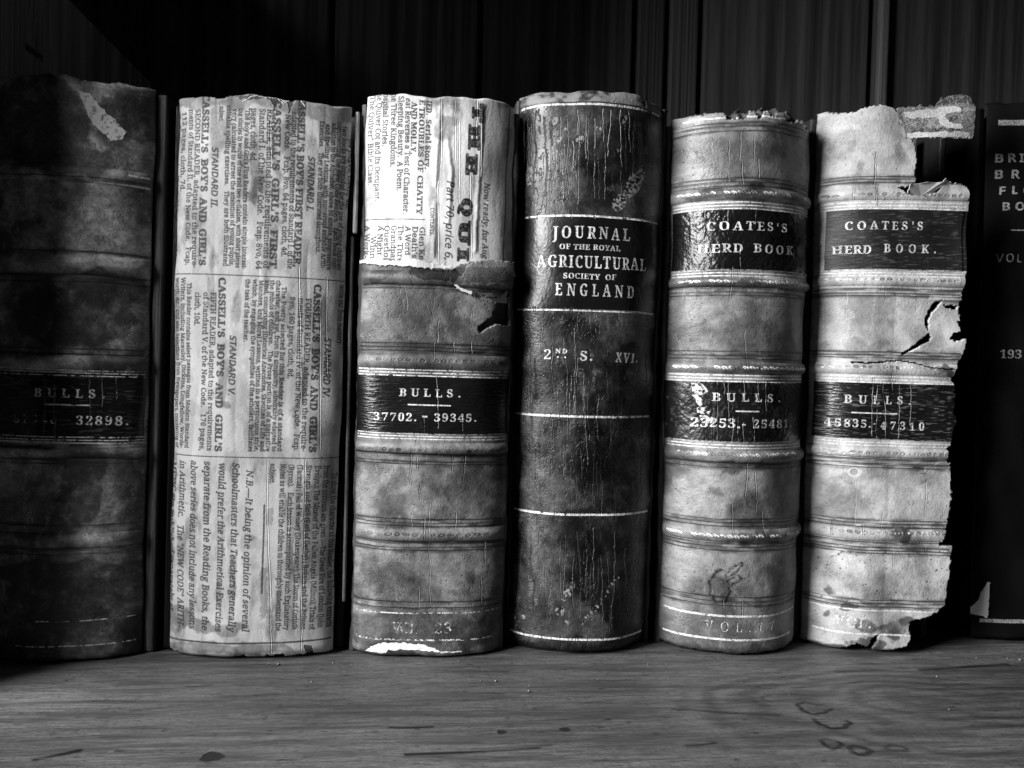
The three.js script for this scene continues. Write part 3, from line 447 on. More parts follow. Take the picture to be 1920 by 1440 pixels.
  const matQ = Q.material(0.0012), mat = S.material(0.0009), surf = bookShape(b), g = book(b, 'half stripped leather book, printed paper above, black label numbered 37702 to 39345');
  bookBody(g, b, { out: 0.0022, board: 0.003, shade: 0.03, forward: -0.002 });
  joints(g, b, boardMat(0.12, 0.6));
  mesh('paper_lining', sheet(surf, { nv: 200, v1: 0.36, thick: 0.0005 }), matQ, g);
  const keep = S.draw((c) => { S.rag(c, [[600, 492], [676, 490], [700, 493], [730, 498], [772, 499], [800, 503], [846, 505], [858, 497], [880, 488], [915, 487], [950, 490], [1010, 492], [1010, 1290], [600, 1290]], 4, 14); c.fillStyle = '#000'; S.rag(c, [[846, 531], [862, 538], [900, 553], [932, 556], [950, 540], [950, 610], [925, 604], [897, 622], [893, 612], [918, 592], [930, 566], [898, 558], [866, 545]], 2.5, 15); });
  const has = sampler(keep);
  mesh('lining_cloth', sheet(surf, { v0: 0.28, v1: 1, nv: 260, off: () => -0.0008 }), boardMat(0.1, 0.8), g);
  mesh('spine', sheet(surf, { v0: 0.27, nv: 400, nu: 120, thick: 0.0013, mask: has, off: () => 0.0012 }), mat, g);
  for (const [y0, y1] of [[508, 534], [662, 690], [828, 850], [988, 1014]]) ridge(g, S, surf, mat, y0, y1, 0.0013, { base: 0.0012, mask: has });
  patch(g, S, surf, mat, 'number_label', 704, 810, { base: 0.0012 });
  // torn flap of leather hanging over the tear, and the white ragged lip of paper
  const F = S.draw((c) => S.rag(c, [[862, 520], [872, 500], [890, 489], [918, 486], [948, 492], [950, 512], [942, 530], [915, 534], [880, 533]], 4, 16));
  mesh('torn_flap', sheet(surf, { v0: vOf(S, 480), v1: vOf(S, 545), t0: 0.25, t1: 0.99, nu: 90, nv: 60, thick: 0.0011, mask: sampler(F), off: (t, v, a, c) => 0.0022 + 0.0018 * Math.sin(Math.PI * c) + 0.0002 * Math.sin(a * 9) }), mat, g);
  const lipM = Q.draw((c) => { Q.rag(c, [[678, 489], [700, 487], [712, 482], [726, 488], [745, 491], [770, 487], [790, 488], [815, 494], [846, 498], [848, 504], [800, 503], [760, 499], [720, 497], [680, 494]], 4, 17); });
  mesh('torn_paper', sheet(surf, { v0: vOf(Q, 474), v1: vOf(Q, 510), nu: 140, nv: 50, thick: 0.0004, mask: sampler(lipM), off: (t, v, a, c) => 0.0016 + 0.0002 * Math.sin(a * 23) + 0.0005 * (1 - c) }), new THREE.MeshPhysicalMaterial({ color: grey(0.7), bumpMap: boardTex[1], bumpScale: 0.0004, roughness: 0.85 }), g);
  const lip2 = S.draw((c) => S.rag(c, [[845, 528], [850, 527], [862, 538], [884, 546], [882, 551], [862, 544]], 2, 19));
  mesh('torn_paper', sheet(surf, { v0: vOf(S, 520), v1: vOf(S, 560), t0: 0.2, t1: 0.8, nu: 90, nv: 60, thick: 0.0004, mask: sampler(lip2), off: () => 0.0021 }), new THREE.MeshPhysicalMaterial({ color: grey(0.7), roughness: 0.85 }), g);
}

// ------------------------------------------------------------------ book 4: dark calf, JOURNAL OF THE ROYAL AGRICULTURAL SOCIETY OF ENGLAND
{
  const b = { name: 'dark_calf_book', x: 0.029, z: 0.025, h: 0.2267, lean: 0.18, wt: 0.0601, wb: 0.0576, bulge: 0.0155, seed: 14, flat: 2.2, rTop: 0.007, rBot: 0.004 };
  const S = new Skin([976, 1246, 957, 1212], 163, 1228, b);
  leather(S, 0.06, { dark: 0.3, mottle: 0.55, lo: 0.36, hi: 0.56, rough: 0.42, grain: 0.5 }); age(S, { base: 0.06, bare: 0.13, rub: 0.6, flex: 0.9 });
  stains(S, [[1150, 300, 70, 40, 0.3], [1190, 260, 60, 40], [1190, 680, 60, 50], [1170, 760, 70, 60], [1150, 860, 90, 70], [1170, 900, 80, 60], [1160, 1050, 90, 110], [1120, 990, 80, 50], [1190, 1140, 60, 60], [1020, 720, 20, 36], [1080, 615, 40, 20], [1090, 1225, 160, 24], [1040, 800, 14, 20, 0.6], [1010, 840, 26, 12], [1010, 645, 26, 10]], 0.12, { rag: 1.2 });
  const cap = S.draw((c) => S.band(c, 150, 192)), cn = thr(fbm(TW, TH, 40, 30, 4), 0.25, 0.5); S.mix(S.alb, cap, 0.26, 0.85, cn); S.mix(S.rgh, cap, 0.7);  // head cap painted paler, as if light caught its rounded top
  const worn = S.draw((c) => { for (const [x, y, w, h, r] of [[1010, 232, 4, 14, 0], [1042, 228, 4, 8, 0.3], [1060, 243, 4, 3, 0], [1050, 262, 4, 6, 0.4], [1090, 262, 7, 8, 0.2], [1124, 246, 6, 8, 0.1], [1175, 225, 4, 9, 0.5], [1160, 283, 3, 3, 0], [1165, 378, 12, 18, 0.5], [995, 330, 5, 20, 0], [1195, 340, 14, 36, 0.5], [1063, 1115, 8, 13, 0.6], [1075, 1097, 5, 6, 0.4], [1052, 1145, 9, 9, -0.6], [1064, 1168, 5, 5, 0], [967, 1157, 3, 6, 0], [984, 1156, 3, 4, 0]]) S.blob(c, x, y, w, h, r); for (let k = 0; k < 15; k++) { const t = k / 14; S.blob(c, lerp(1092, 1160, t), lerp(1168, 1085, t) + 4 * Math.sin(t * 5), 4.5, 2.4, 0.6); } }, 1), wn = thr(fbm(TW, TH, 7, 7, 3), 0.42, 0.6);
  S.mix(S.alb, worn, 0.34, 0.9, wn); S.mix(S.rgh, worn, 0.9, 1, wn); S.add(S.hgt, worn, -0.15);
  plate(S, 404, 578, 0, 1, { relief: 0.35, rough: 0.3, value: 0.01 });
  const cr = [], r = rng(9);
  for (let k = 0; k < 13; k++) cr.push([985 + k * 16 + r() * 8, 205 + r() * 30, 270 + r() * 120, 0.5 + r() * 0.5]);
  for (let k = 0; k < 18; k++) cr.push([965 + k * 13.5 + r() * 6, 975 + r() * 90, 1100 + r() * 90, 0.4 + r() * 0.6]);
  for (let k = 0; k < 9; k++) cr.push([985 + k * 22 + r() * 8, 600 + r() * 220, 690 + r() * 220, 0.25 + r() * 0.3]);
  S.cracks(cr, { light: 0.2, seed: 51, wob: 2.6, w: 0.9, dark: 0.6, amt: 0.9 });
  { const fine = [], q = rng(19); for (let k = 0; k < 130; k++) { const lo = q() < 0.45, y0 = lo ? 205 + q() * 130 : 600 + q() * 500; fine.push([962 + q() * 262, y0, y0 + 25 + q() * 75, 0.2 + q() * 0.6]); } S.cracks(fine.filter((p) => p[2] < 398 || p[1] > 585), { light: 0.13, seed: 57, wob: 2.2, w: 0.6, dark: 0.45, amt: 0.8 }); }
  gilt(S, S.draw((c) => { for (const y of [197, 404, 579, 778, 963, 1200]) S.band(c, y - 2, y + 2, 0.01, 0.965); }), { lo: 0.2, hi: 0.36, cell: 16 });
  gilt(S, S.draw((c) => { S.text(c, 'JOURNAL', 1040, 1186, 435, 22, { stretch: 0.72 }); S.text(c, 'OF THE ROYAL', 1051, 1167, 461.5, 9.5); S.text(c, 'AGRICULTURAL', 1009, 1214, 489, 22.5, { stretch: 0.66 }); S.text(c, 'SOCIETY  OF', 1058, 1158, 516, 10); S.text(c, 'ENGLAND', 1043, 1192, 542, 22.5, { stretch: 0.62 }); }), { lo: 0.05, hi: 0.2 });
  gilt(S, S.draw((c) => { S.text(c, '2', 1021, 1034, 661, 18, { bold: false }); S.text(c, 'ND', 1043, 1066, 655, 8.5); S.text(c, '..', 1045, 1065, 661, 14); S.text(c, 'S.', 1089, 1115, 664, 18); S.text(c, 'XVI.', 1156, 1201, 667, 18, { stretch: 0.75 }); }), { lo: 0.1, hi: 0.3 });
  const nick = S.draw((c) => { const q = rng(6); c.lineWidth = 2; for (const y of [197, 404, 579, 778, 963, 1200]) for (let k = 0; k < 7; k++) { const x = q() * TW, yy = (y - S.yt) * S.sy; c.beginPath(); c.moveTo(x, yy - 9); c.lineTo(x + (q() - 0.5) * 5, yy + 9); c.stroke(); } }); S.mix(S.alb, nick, 0.02, 0.85); S.add(S.hgt, nick, -0.2);
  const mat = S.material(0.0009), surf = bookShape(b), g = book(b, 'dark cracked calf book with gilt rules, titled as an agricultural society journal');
  bookBody(g, b, { out: 0.0022, board: 0.003, shade: 0.02, forward: -0.003 });
  joints(g, b, boardMat(0.05, 0.5));
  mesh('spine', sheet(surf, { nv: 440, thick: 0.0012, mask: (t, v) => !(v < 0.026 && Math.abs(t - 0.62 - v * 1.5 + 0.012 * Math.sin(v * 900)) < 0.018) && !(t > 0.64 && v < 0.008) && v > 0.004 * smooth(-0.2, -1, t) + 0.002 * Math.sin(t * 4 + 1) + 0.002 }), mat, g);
  patch(g, S, surf, mat, 'title_label', 405, 577.5);
}

// ------------------------------------------------------------------ book 5: COATES'S HERD BOOK, BULLS 23253-25481
const rope = (S, y, u0, u1, n) => S.draw((c) => { const r = rng(Math.round(y) + 3); for (let k = 0; k < n; k++) { if (r() < 0.12) continue; const x = lerp(u0, u1, (k + 0.5) / n) * TW, yy = (y - S.yt) * S.sy; c.save(); c.translate(x, yy + (r() - 0.5) * 2); c.rotate(0.35 + (r() - 0.5) * 0.2); c.beginPath(); c.ellipse(0, 0, TW * (u1 - u0) / n * 0.52, 5.2 + r() * 2, 0, 0, 7); c.fill(); c.fillStyle = '#000'; c.beginPath(); c.ellipse(3, 2.6, TW * (u1 - u0) / n * 0.36, 1.3, 0.3, 0, 7); c.fill(); c.restore(); c.fillStyle = '#fff'; } });
{
  const b = { name: 'leather_book_001', x: 0.0943, z: 0.029, h: 0.22, lean: -0.22, wt: 0.0603, wb: 0.0598, bulge: 0.02, seed: 15, rTop: 0.002, rBot: 0.003 };
  const S = new Skin([1262, 1526, 1241, 1497], 205, 1232, b);
  leather(S, 0.29, { dark: 0.5, mottle: 0.28, lo: 0.32, hi: 0.57, rough: 0.46 }); age(S, { base: 0.29, rub: 0.25, grime: 0.16, net: 0.25 });
  stains(S, [[1335, 285, 12, 9], [1290, 622, 10, 18, 0.3], [1315, 605, 20, 6, -0.5], [1400, 650, 30, 10], [1350, 918, 18, 10], [1420, 930, 18, 14], [1385, 955, 10, 6], [1300, 1110, 14, 20], [1345, 335, 60, 8], [1450, 300, 30, 60], [1470, 600, 30, 60]], 0.55);
  stains(S, [[1375, 1232, 120, 16], [1440, 1215, 60, 14], [1300, 1222, 12, 8]], 0.35, { rag: 1.3 });
  stains(S, [[1380, 360, 80, 12], [1400, 690, 40, 8], [1395, 868, 40, 12], [1450, 685, 60, 10], [1430, 530, 60, 10], [1430, 1010, 60, 12]], 0.25, { rag: 1.2 });
  blind(S, [[230, 1.8], [237, 2], [246, 2.4], [334, 2], [341, 2], [349, 2.4], [537, 3], [546, 2], [552, 2], [657, 2.2], [665, 2.4], [671, 2], [868, 3], [876, 2], [974, 2], [980, 2.4], [987, 2], [1020, 2], [1026, 2], [1033, 2], [1122, 2.2], [1130, 2], [1138, 2.4]], { value: 0.04, amt: 0.75 });
  // dark outline of an old stain, pear shaped
  const pear = S.draw((c) => { c.lineWidth = 6; const P = (pts) => S.rag(c, pts, 2, 61, false, false); P([[1360, 1068], [1346, 1078], [1338, 1092], [1341, 1112], [1350, 1127], [1362, 1128], [1372, 1124], [1378, 1108], [1376, 1090], [1366, 1080]]); P([[1352, 1072], [1360, 1068], [1372, 1072], [1384, 1064], [1398, 1054], [1399, 1062], [1394, 1068], [1380, 1078], [1370, 1084]]); P([[1385, 1075], [1396, 1078], [1400, 1088], [1392, 1092], [1384, 1098], [1378, 1104]]); P([[1358, 1086], [1372, 1090], [1384, 1084]]); }, 1), pf = S.draw((c) => S.rag(c, [[1360, 1080], [1378, 1092], [1376, 1110], [1370, 1124], [1358, 1124], [1364, 1105]], 2, 3), 3);
  { const n = thr(fbm(TW, TH, 14, 14, 4), 0.3, 0.6), wx = fbm(TW, TH, 22, 22, 4), wy = fbm(TW, TH, 22, 22, 4), soft = blur(pear, TW, TH, 2); for (let y = 1500, i = y * TW; y < 1960; y++) for (let x = 0; x < TW; x++, i++) { const k = clamp(Math.round(y + (wy[i] - 0.5) * 26), 0, TH - 1) * TW + clamp(Math.round(x + (wx[i] - 0.5) * 26), 0, TW - 1); S.alb[i] *= (1 - 0.9 * clamp(soft[k] * 1.3) * (0.45 + 0.55 * n[i])) * (1 - 0.4 * pf[k]); } }
  plate(S, 392, 505, 0.015, 0.985, { relief: 1.25, rough: 0.26, value: 0.01 });
  plate(S, 714, 828, 0.0, 1, { relief: 1.0, rough: 0.28, value: 0.012, scuff: 0.03 });
  const flake = S.draw((c) => { S.rag(c, [[1302, 713], [1318, 712], [1328, 722], [1334, 730], [1322, 742], [1330, 750], [1318, 760], [1312, 752], [1306, 740]], 5, 71); S.rag(c, [[1312, 762], [1330, 758], [1340, 768], [1332, 782], [1318, 778]], 6, 72); S.rag(c, [[1330, 775], [1342, 778], [1346, 792], [1332, 790]], 5, 73); }), fn = thr(fbm(TW, TH, 10, 10, 3), 0.36, 0.5);
  S.mix(S.alb, flake, 0.62, 0.95, fn); S.mix(S.rgh, flake, 0.85, 1, fn); S.add(S.hgt, flake, -0.25);
  const cr = [[1351, 712, 826], [1365, 712, 740], [1372, 715, 790], [1382, 755, 828], [1390, 780, 828], [1402, 710, 735], [1418, 780, 826, 0.8], [1428, 712, 755], [1443, 712, 770], [1400, 790, 826], [1345, 780, 826], [1330, 790, 826], [1475, 720, 800, 0.3], [1380, 500, 560], [1395, 465, 505], [1405, 620, 690, 0.6], [1410, 860, 930], [1424, 880, 960, 0.6], [1440, 960, 1000, 0.8], [1380, 945, 1000, 0.8], [1363, 1125, 1160], [1400, 1130, 1155], [1397, 250, 300, 0.7], [1423, 260, 300], [1376, 265, 310, 0.7], [1400, 305, 345], [1430, 300, 335, 0.6], [1372, 395, 430, 0.4], [1425, 395, 420, 0.4]];
  S.cracks(cr, { light: 0.42, amt: 0.55, seed: 63, wob: 2.2 });
  for (const [y, u0, u1] of [[361, 0.04, 0.9], [526, 0.05, 0.92], [687, 0.04, 0.95], [850, 0.03, 0.9], [1004, 0.03, 0.9]]) { const m = rope(S, y, u0, u1, 21); S.mix(S.alb, S.draw((c) => S.band(c, y - 7, y + 8, 0.02, 0.98)), 0.08, 0.45, thr(fbm(TW, TH, 30, 14, 3), 0.35, 0.55)); gilt(S, m, { lo: 0.34, hi: 0.5, cell: 34 }); S.add(S.hgt, m, 0.3); }
  gilt(S, S.draw((c) => { triple(S, c, 378, 6, 2.1, 0.015, 0.985); triple(S, c, 504, 5.5, 2.1, 0.015, 0.985); triple(S, c, 701, 6, 2.1, 0.015, 0.985); triple(S, c, 827, 5.5, 2.1, 0.015, 0.985); S.band(c, 217, 220.5, 0.05, 0.9); S.band(c, 1155, 1159, 0.02, 0.95); S.band(c, 1200, 1204, 0.02, 0.9); }), { lo: 0.2, hi: 0.36 });
  gilt(S, S.draw((c) => { S.text(c, "COATES'S", 1330, 1487, 422.5, 16); S.text(c, 'HERD', 1313, 1402, 464, 16); S.text(c, 'BOOK', 1421, 1497, 466, 16); S.text(c, 'BULLS.', 1341, 1472, 743, 15.5); S.rect(c, 1387, 1432, 767, 769.6); S.text(c, '23253.-', 1299, 1406, 790, 17); S.text(c, '25481.', 1419, 1494, 792, 16); }), { lo: 0.1, hi: 0.32 });
  const vol = S.draw((c) => S.text(c, 'VOL.17.', 1327, 1472, 1177, 19, { bold: false, stretch: 0.8 })); gilt(S, vol, { lo: 0.38, hi: 0.52, cell: 8, value: 0.75 }); S.add(S.hgt, vol, -0.35);
  const mat = S.material(0.0009), surf = bookShape(b), g = book(b, 'brown leather herd book with smooth gilt rope bands and pear shaped stain');
  bookBody(g, b, { out: 0.0006, board: 0.0028, shade: 0.02, forward: -0.003 });
  joints(g, b, boardMat(0.25, 0.6), { out: 0.0 });
  const e = fbm(TW, 8, 26, 8, 5, 612), e2 = fbm(TW, 8, 12, 8, 3, 614);
  mesh('spine', sheet(surf, { nv: 440, thick: 0.0012, mask: (t, v) => { const i = clamp(((t + 1) / 2 * TW) | 0, 0, TW - 1); return v * b.h > 0.0034 * smooth(0.38, 0.7, e[i]) * smooth(-0.95, -0.6, t) + 0.0009 * e2[i] && (1 - v) * b.h > 0.0014 * e2[i]; } }), mat, g);
  // frayed leather standing along the head of the spine
  const fr = fbm(TW, 8, 18, 8, 5, 613);
  mesh('frayed_headcap', sheet(surf, { v0: -0.012, v1: 0.012, t0: -0.8, t1: 0.9, nu: 150, nv: 22, thick: 0.0012, mask: (t, v) => v > -0.014 + 0.026 * (1 - fr[clamp(((t + 1) / 2 * TW) | 0, 0, TW - 1)]) * 0.9 - (t > 0.15 && t < 0.7 ? 0.004 : 0), off: (t, v, a, c) => -0.0022 - 0.0015 * (1 - c) + 0.0012 * Math.sin(a * 47) * Math.sin(a * 19 + 2) }), boardMat(0.12, 0.9), g);
  for (const [y0, y1] of [[350, 374], [517, 535], [676, 698], [843, 866], [992, 1016]]) ridge(g, S, surf, mat, y0, y1, 0.0013);
  patch(g, S, surf, mat, 'title_label', 391, 504); patch(g, S, surf, mat, 'number_label', 713, 827);
}

// ------------------------------------------------------------------ book 6: pale torn calf, spine swung away; BULLS 45835-47310
{
  const b = { name: 'torn_pale_leather_book', x: 0.1541, z: 0.0274, h: 0.2255, lean: 0.12, wt: 0.0565, wb: 0.0555, bulge: 0.016, seed: 16, rTop: 0.001, rBot: 0.003,
    profile: (t) => (t < 0 ? -0.0175 * (1 - Math.sqrt(Math.max(0, 1 - 0.9 * t * t))) / (1 - Math.sqrt(0.1)) : 0.0045 * t * (1 - 0.3 * t)) };
  const S = new Skin([1542, 1832, 1512, 1793], 198, 1226, b); 
  leather(S, 0.54, { dark: 0.62, mottle: 0.22, lo: 0.28, hi: 0.55, rough: 0.55, grain: 0.16, pit: 0.8 }); age(S, { base: 0.54, bare: 0.68, rub: 0.35, pepper: 0.6, flex: 0.4, grime: 0.1, net: 0.2, gamma: 1.25 });
  stains(S, [[1600, 270, 20, 30], [1630, 320, 8, 22, 0.3], [1700, 290, 14, 20], [1580, 380, 30, 8], [1620, 640, 26, 14], [1665, 645, 20, 12], [1560, 650, 12, 8], [1690, 600, 14, 8], [1620, 890, 40, 14], [1740, 895, 20, 20], [1560, 960, 12, 12], [1590, 945, 7, 16], [1700, 1000, 26, 30], [1720, 1035, 16, 14], [1780, 1050, 10, 10], [1635, 1110, 8, 10], [1760, 1110, 14, 10], [1720, 1115, 12, 8], [1785, 870, 16, 8]], 0.62, { rag: 1.1 });
  stains(S, [[1700, 1010, 16, 16], [1560, 1100, 13, 5, 0.5], [1610, 1135, 18, 9], [1640, 1215, 40, 14], [1560, 1220, 50, 12], [1690, 1180, 34, 22], [1640, 1180, 26, 14], [1575, 1145, 6, 6], [1735, 872, 14, 5], [1790, 690, 20, 8], [1655, 997, 14, 3]], 0.16, { rag: 1.3, soft: 4 });
  const specks = S.draw((c) => { const r = rng(88); for (let k = 0; k < 70; k++) S.blob(c, 1515 + r() * 270, 1030 + r() * r() * 180, 0.6 + r() * 1.6, 0.6 + r() * 1.8); }); S.mix(S.alb, specks, 0.05, 0.85);
  blind(S, [[331, 1.6], [336, 1.6], [342, 2.6], [541, 4], [548, 1.8], [553, 1.6], [658, 2.4], [664, 2.2], [669, 1.6], [860, 3.5], [869, 4], [875, 1.6], [975, 1.8], [981, 2.2], [988, 2.4], [1017, 3.5], [1026, 2.2], [1032, 2], [1037, 1.6], [1126, 1.6], [1133, 2], [1139, 2]], { value: 0.06, amt: 0.85 });
  plate(S, 392, 503, 0.055, 1, { weave: true, relief: 0.5, rough: 0.5, value: 0.02, scuff: 0.06 });
  plate(S, 716, 822, 0.025, 1, { weave: true, relief: 1.1, rough: 0.3, value: 0.012, scuff: 0.1 });
  const bare = S.draw((c) => { S.rag(c, [[1540, 395], [1556, 395], [1552, 420], [1556, 450], [1548, 470], [1550, 498], [1538, 498]], 5, 81); }); S.mix(S.alb, bare, 0.5, 0.9);
  const dash = (y, n, dots) => { const m = tooled(S, y, n); S.mix(S.alb, m, 0.08, 0.85, thr(fbm(TW, TH, 26, 12, 3), 0.3, 0.5)); S.add(S.hgt, m, -0.3); gilt(S, S.draw((c) => { const r = rng(y + 1); for (let k = 0; k < n * 2; k++) if (r() < 0.45) S.blob(c, 1545 + 250 * k / n / 2, y + (r() - 0.5) * 2, 2.4, 1.6); }), { lo: 0.46, hi: 0.56, cell: 40 }); };
  for (const y of [365, 522, 686, 847, 997]) dash(y, 19);
  gilt(S, S.draw((c) => { triple(S, c, 378, 6, 2.4, 0.03, 0.97); triple(S, c, 504, 5.5, 2.4, 0.01, 0.97); triple(S, c, 703, 6, 2.2, 0.03, 0.98); triple(S, c, 822, 5.5, 2, 0.01, 0.97); S.band(c, 1143.5, 1146.5, 0.03, 0.86); S.band(c, 1189, 1192.5, 0.05, 0.76); }), { lo: 0.26, hi: 0.42 });
  gilt(S, S.draw((c) => { S.text(c, "COATES'S", 1598, 1744, 422, 15.5); S.text(c, 'HERD', 1573, 1650, 467, 15.5); S.text(c, 'BOOK.', 1672, 1769, 465, 15.5); S.text(c, 'BULLS.', 1597, 1723, 747, 15.5); S.rect(c, 1612, 1697, 771.5, 773.8); S.text(c, '45835.', 1560, 1650, 790, 15); S.text(c, '-', 1651, 1660, 790, 15); S.text(c, '47310', 1667, 1746, 796, 15); }), { lo: 0.16, hi: 0.36 });
  gilt(S, S.draw((c) => S.text(c, 'VOL.', 1577, 1650, 1166, 20)), { lo: 0.35, hi: 0.5, cell: 8 });
  S.cracks([[1658, 290, 345], [1660, 350, 378], [1616, 348, 375, 0.6], [1676, 535, 560], [1690, 700, 730, 0.5], [1672, 715, 820, 0.7], [1660, 720, 820, 0.6], [1652, 705, 815, 0.6], [1700, 720, 820, 0.4], [1720, 720, 800, 0.4], [1750, 905, 970, 0.8], [1575, 975, 1000], [1635, 985, 1000], [1740, 1010, 1030], [1690, 1030, 1060, 0.5], [1670, 960, 1000, 0.5], [1620, 900, 980, 0.3], [1600, 540, 600, 0.3], [1560, 570, 640, 0.3]], { light: 0.8, seed: 83, wob: 2.2 });
  S.mix(S.alb, S.draw((c) => { c.lineWidth = 2; for (const q of [[[1658, 285], [1655, 345]], [[1660, 350], [1662, 385]], [[1740, 905], [1752, 895]], [[1745, 1020], [1748, 1036]], [[1770, 860], [1760, 872], [1748, 885], [1738, 886]]]) S.rag(c, q, 2, 85, false, false); }), 0.02, 0.9);
  const hole = S.draw((c) => S.blob(c, 1618, 883, 7, 6)), ring = S.draw((c) => S.blob(c, 1618, 884, 13, 9)); S.mix(S.alb, ring, 0.72, 0.6); S.mix(S.alb, hole, 0.3, 0.8); S.add(S.hgt, hole, -0.3);
  const keep = S.draw((c) => {
    S.rag(c, [[1400, 208], [1541, 206], [1562, 211], [1585, 216], [1600, 213], [1625, 211], [1645, 204], [1690, 198], [1704, 214], [1706, 232], [1716, 246], [1727, 262], [1734, 285], [1735, 305], [1731, 320], [1732, 346],
      [1700, 352], [1712, 364], [1735, 369], [1770, 362], [1786, 344], [1812, 345], [1822, 350], [1828, 372], [1832, 405], [1824, 430], [1834, 462], [1828, 486], [1822, 500], [1818, 540], [1814, 570], [1812, 600], [1817, 632], [1812, 660], [1804, 690], [1800, 710], [1803, 740], [1798, 765], [1802, 780], [1796, 812], [1794, 835], [1788, 838], [1789, 862], [1796, 866], [1794, 930], [1788, 988], [1780, 1008], [1774, 1022], [1796, 1022], [1790, 1045], [1787, 1100], [1785, 1135], [1772, 1148], [1745, 1160], [1722, 1166], [1719, 1180], [1722, 1196], [1715, 1212], [1690, 1222], [1660, 1224], [1645, 1216], [1625, 1208], [1600, 1216], [1570, 1228], [1545, 1222], [1520, 1212], [1508, 1205], [1400, 1205]], 3.5, 90);
    c.fillStyle = '#000'; c.strokeStyle = '#000';
    S.rag(c, [[1784, 560], [1775, 572], [1764, 584], [1757, 598], [1755, 618], [1751, 610], [1750, 594], [1758, 578], [1768, 564]], 2, 91);            // slits torn in the leather
    S.rag(c, [[1756, 622], [1742, 634], [1725, 648], [1706, 660], [1709, 663], [1733, 651], [1757, 637], [1760, 630]], 2, 92);
    S.rag(c, [[1784, 568], [1800, 569], [1812, 571], [1811, 578], [1790, 576]], 1.5, 93); S.rag(c, [[1806, 600], [1810, 621], [1796, 622], [1788, 634], [1800, 638], [1822, 632], [1822, 600]], 2, 94);
    c.lineWidth = 5; S.rag(c, [[1612, 677], [1650, 679], [1690, 675], [1706, 674], [1730, 679], [1760, 687], [1800, 690]], 2, 95, false, false);
    S.rag(c, [[1640, 1226], [1650, 1200], [1664, 1190], [1660, 1206], [1648, 1226]], 2, 96);
  });
  const has = sampler(keep), mat = S.material(0.0009), surf = bookShape(b), g = book(b, 'pale torn leather herd book, spine ragged at its edge, label numbered 45835 to 47310');
  // body stands straight; the torn spine has swung out from it
  bookBody(g, { ...b, bulge: 0.022 }, { out: 0.0028, board: 0.003, shade: 0.03, sink: 0.004, forward: 0.006 });
  mesh('spine', sheet(surf, { nu: 150, nv: 560, thick: 0.0013, mask: has, off: (t, v) => 0.002 * smooth(0.35, 0.95, t) * Math.sin(v * 46 + 0.6) * (v > 0.35 && v < 0.5 ? 1.2 : 0.4) }), mat, g);
  const ex = { mask: has, t0: -0.98, t1: 0.97 };
  const lift = (t, v) => 0.002 * smooth(0.35, 0.95, t) * Math.sin(v * 46 + 0.6) * (v > 0.35 && v < 0.5 ? 1.2 : 0.4);
  for (const [y0, y1] of [[352, 374], [514, 534], [678, 700], [838, 856], [990, 1013]]) mesh('raised_band', sheet(surf, { v0: vOf(S, y0), v1: vOf(S, y1), t0: -0.98, t1: 0.97, nu: 130, nv: 24, mask: has, off: (t, v, a, c) => lift(t, v) + 0.00008 + 0.0011 * Math.sin(Math.PI * c) ** 0.7 }), mat, g);
  for (const [nm, y0, y1, a, z] of [['title_label', 391, 504, -0.9, 0.93], ['number_label', 715, 822, -0.95, 0.94]]) mesh(nm, sheet(surf, { v0: vOf(S, y0), v1: vOf(S, y1), t0: a, t1: z, nu: 120, nv: 80, thick: 0.0003, mask: has, off: (t, v) => lift(t, v) + 0.0003 }), mat, g);
  // strip of the head of the spine, its inner papers showing
  const Wp = 640, Hp = 384, cv = document.createElement('canvas'); cv.width = Wp; cv.height = Hp; const c = cv.getContext('2d'); c.fillStyle = '#000'; c.fillRect(0, 0, Wp, Hp); c.scale(4, 4);
  c.fillStyle = '#f00'; c.beginPath(); c.moveTo(22, 34); c.lineTo(60, 28); c.lineTo(112, 22); c.quadraticCurveTo(130, 26, 128, 40); c.quadraticCurveTo(104, 34, 100, 46); c.quadraticCurveTo(106, 60, 122, 61); c.quadraticCurveTo(136, 60, 134, 73); c.quadraticCurveTo(108, 84, 92, 64); c.lineTo(84, 46); c.lineTo(46, 50); c.lineTo(26, 46); c.closePath(); c.fill(); c.fillRect(30, 80, 120, 16); c.fillRect(8, 52, 12, 12); c.fillRect(10, 76, 14, 10);
  c.fillStyle = '#0f0'; c.fillRect(0, 0, 160, 20); c.fillRect(0, 56, 7, 24); c.fillRect(106, 46, 18, 12); c.fillRect(40, 74, 90, 5);
  const hd = c.getImageData(0, 0, Wp, Hp).data, n1 = fbm(Wp, Hp, 40, 40, 5, 731), n2 = fbm(Wp, Hp, 40, 40, 5, 732), n3 = fbm(Wp, Hp, 8, 8, 3, 733), n4 = fbm(Wp, Hp, 26, 26, 4, 734), ha = new Float32Array(Wp * Hp), hh = new Float32Array(Wp * Hp);
  for (let y = 0, i = 0; y < Hp; y++) for (let x = 0; x < Wp; x++, i++) {
    const X = clamp(Math.round(x + (n1[i] - 0.5) * 30), 0, Wp - 1), Y = clamp(Math.round(y + (n2[i] - 0.5) * 30), 0, Hp - 1), k = (Y * Wp + X) * 4, wht = hd[k] / 255, drk = hd[k + 1] / 255, crk = smooth(0.05, 0.0, Math.abs(n4[i] - 0.5));
    ha[i] = lerp(0.26 * (0.5 + n4[i]), 0.62 * (0.75 + 0.4 * n3[i]), wht) * (1 - 0.8 * drk * smooth(0.3, 0.6, n3[i])) * (1 - (wht ? 0.12 : 0.8) * crk) * (0.7 + 0.6 * n3[i]); hh[i] = 0.4 + 0.3 * wht - 0.3 * crk * (1 - wht) + 0.2 * n3[i];
  }
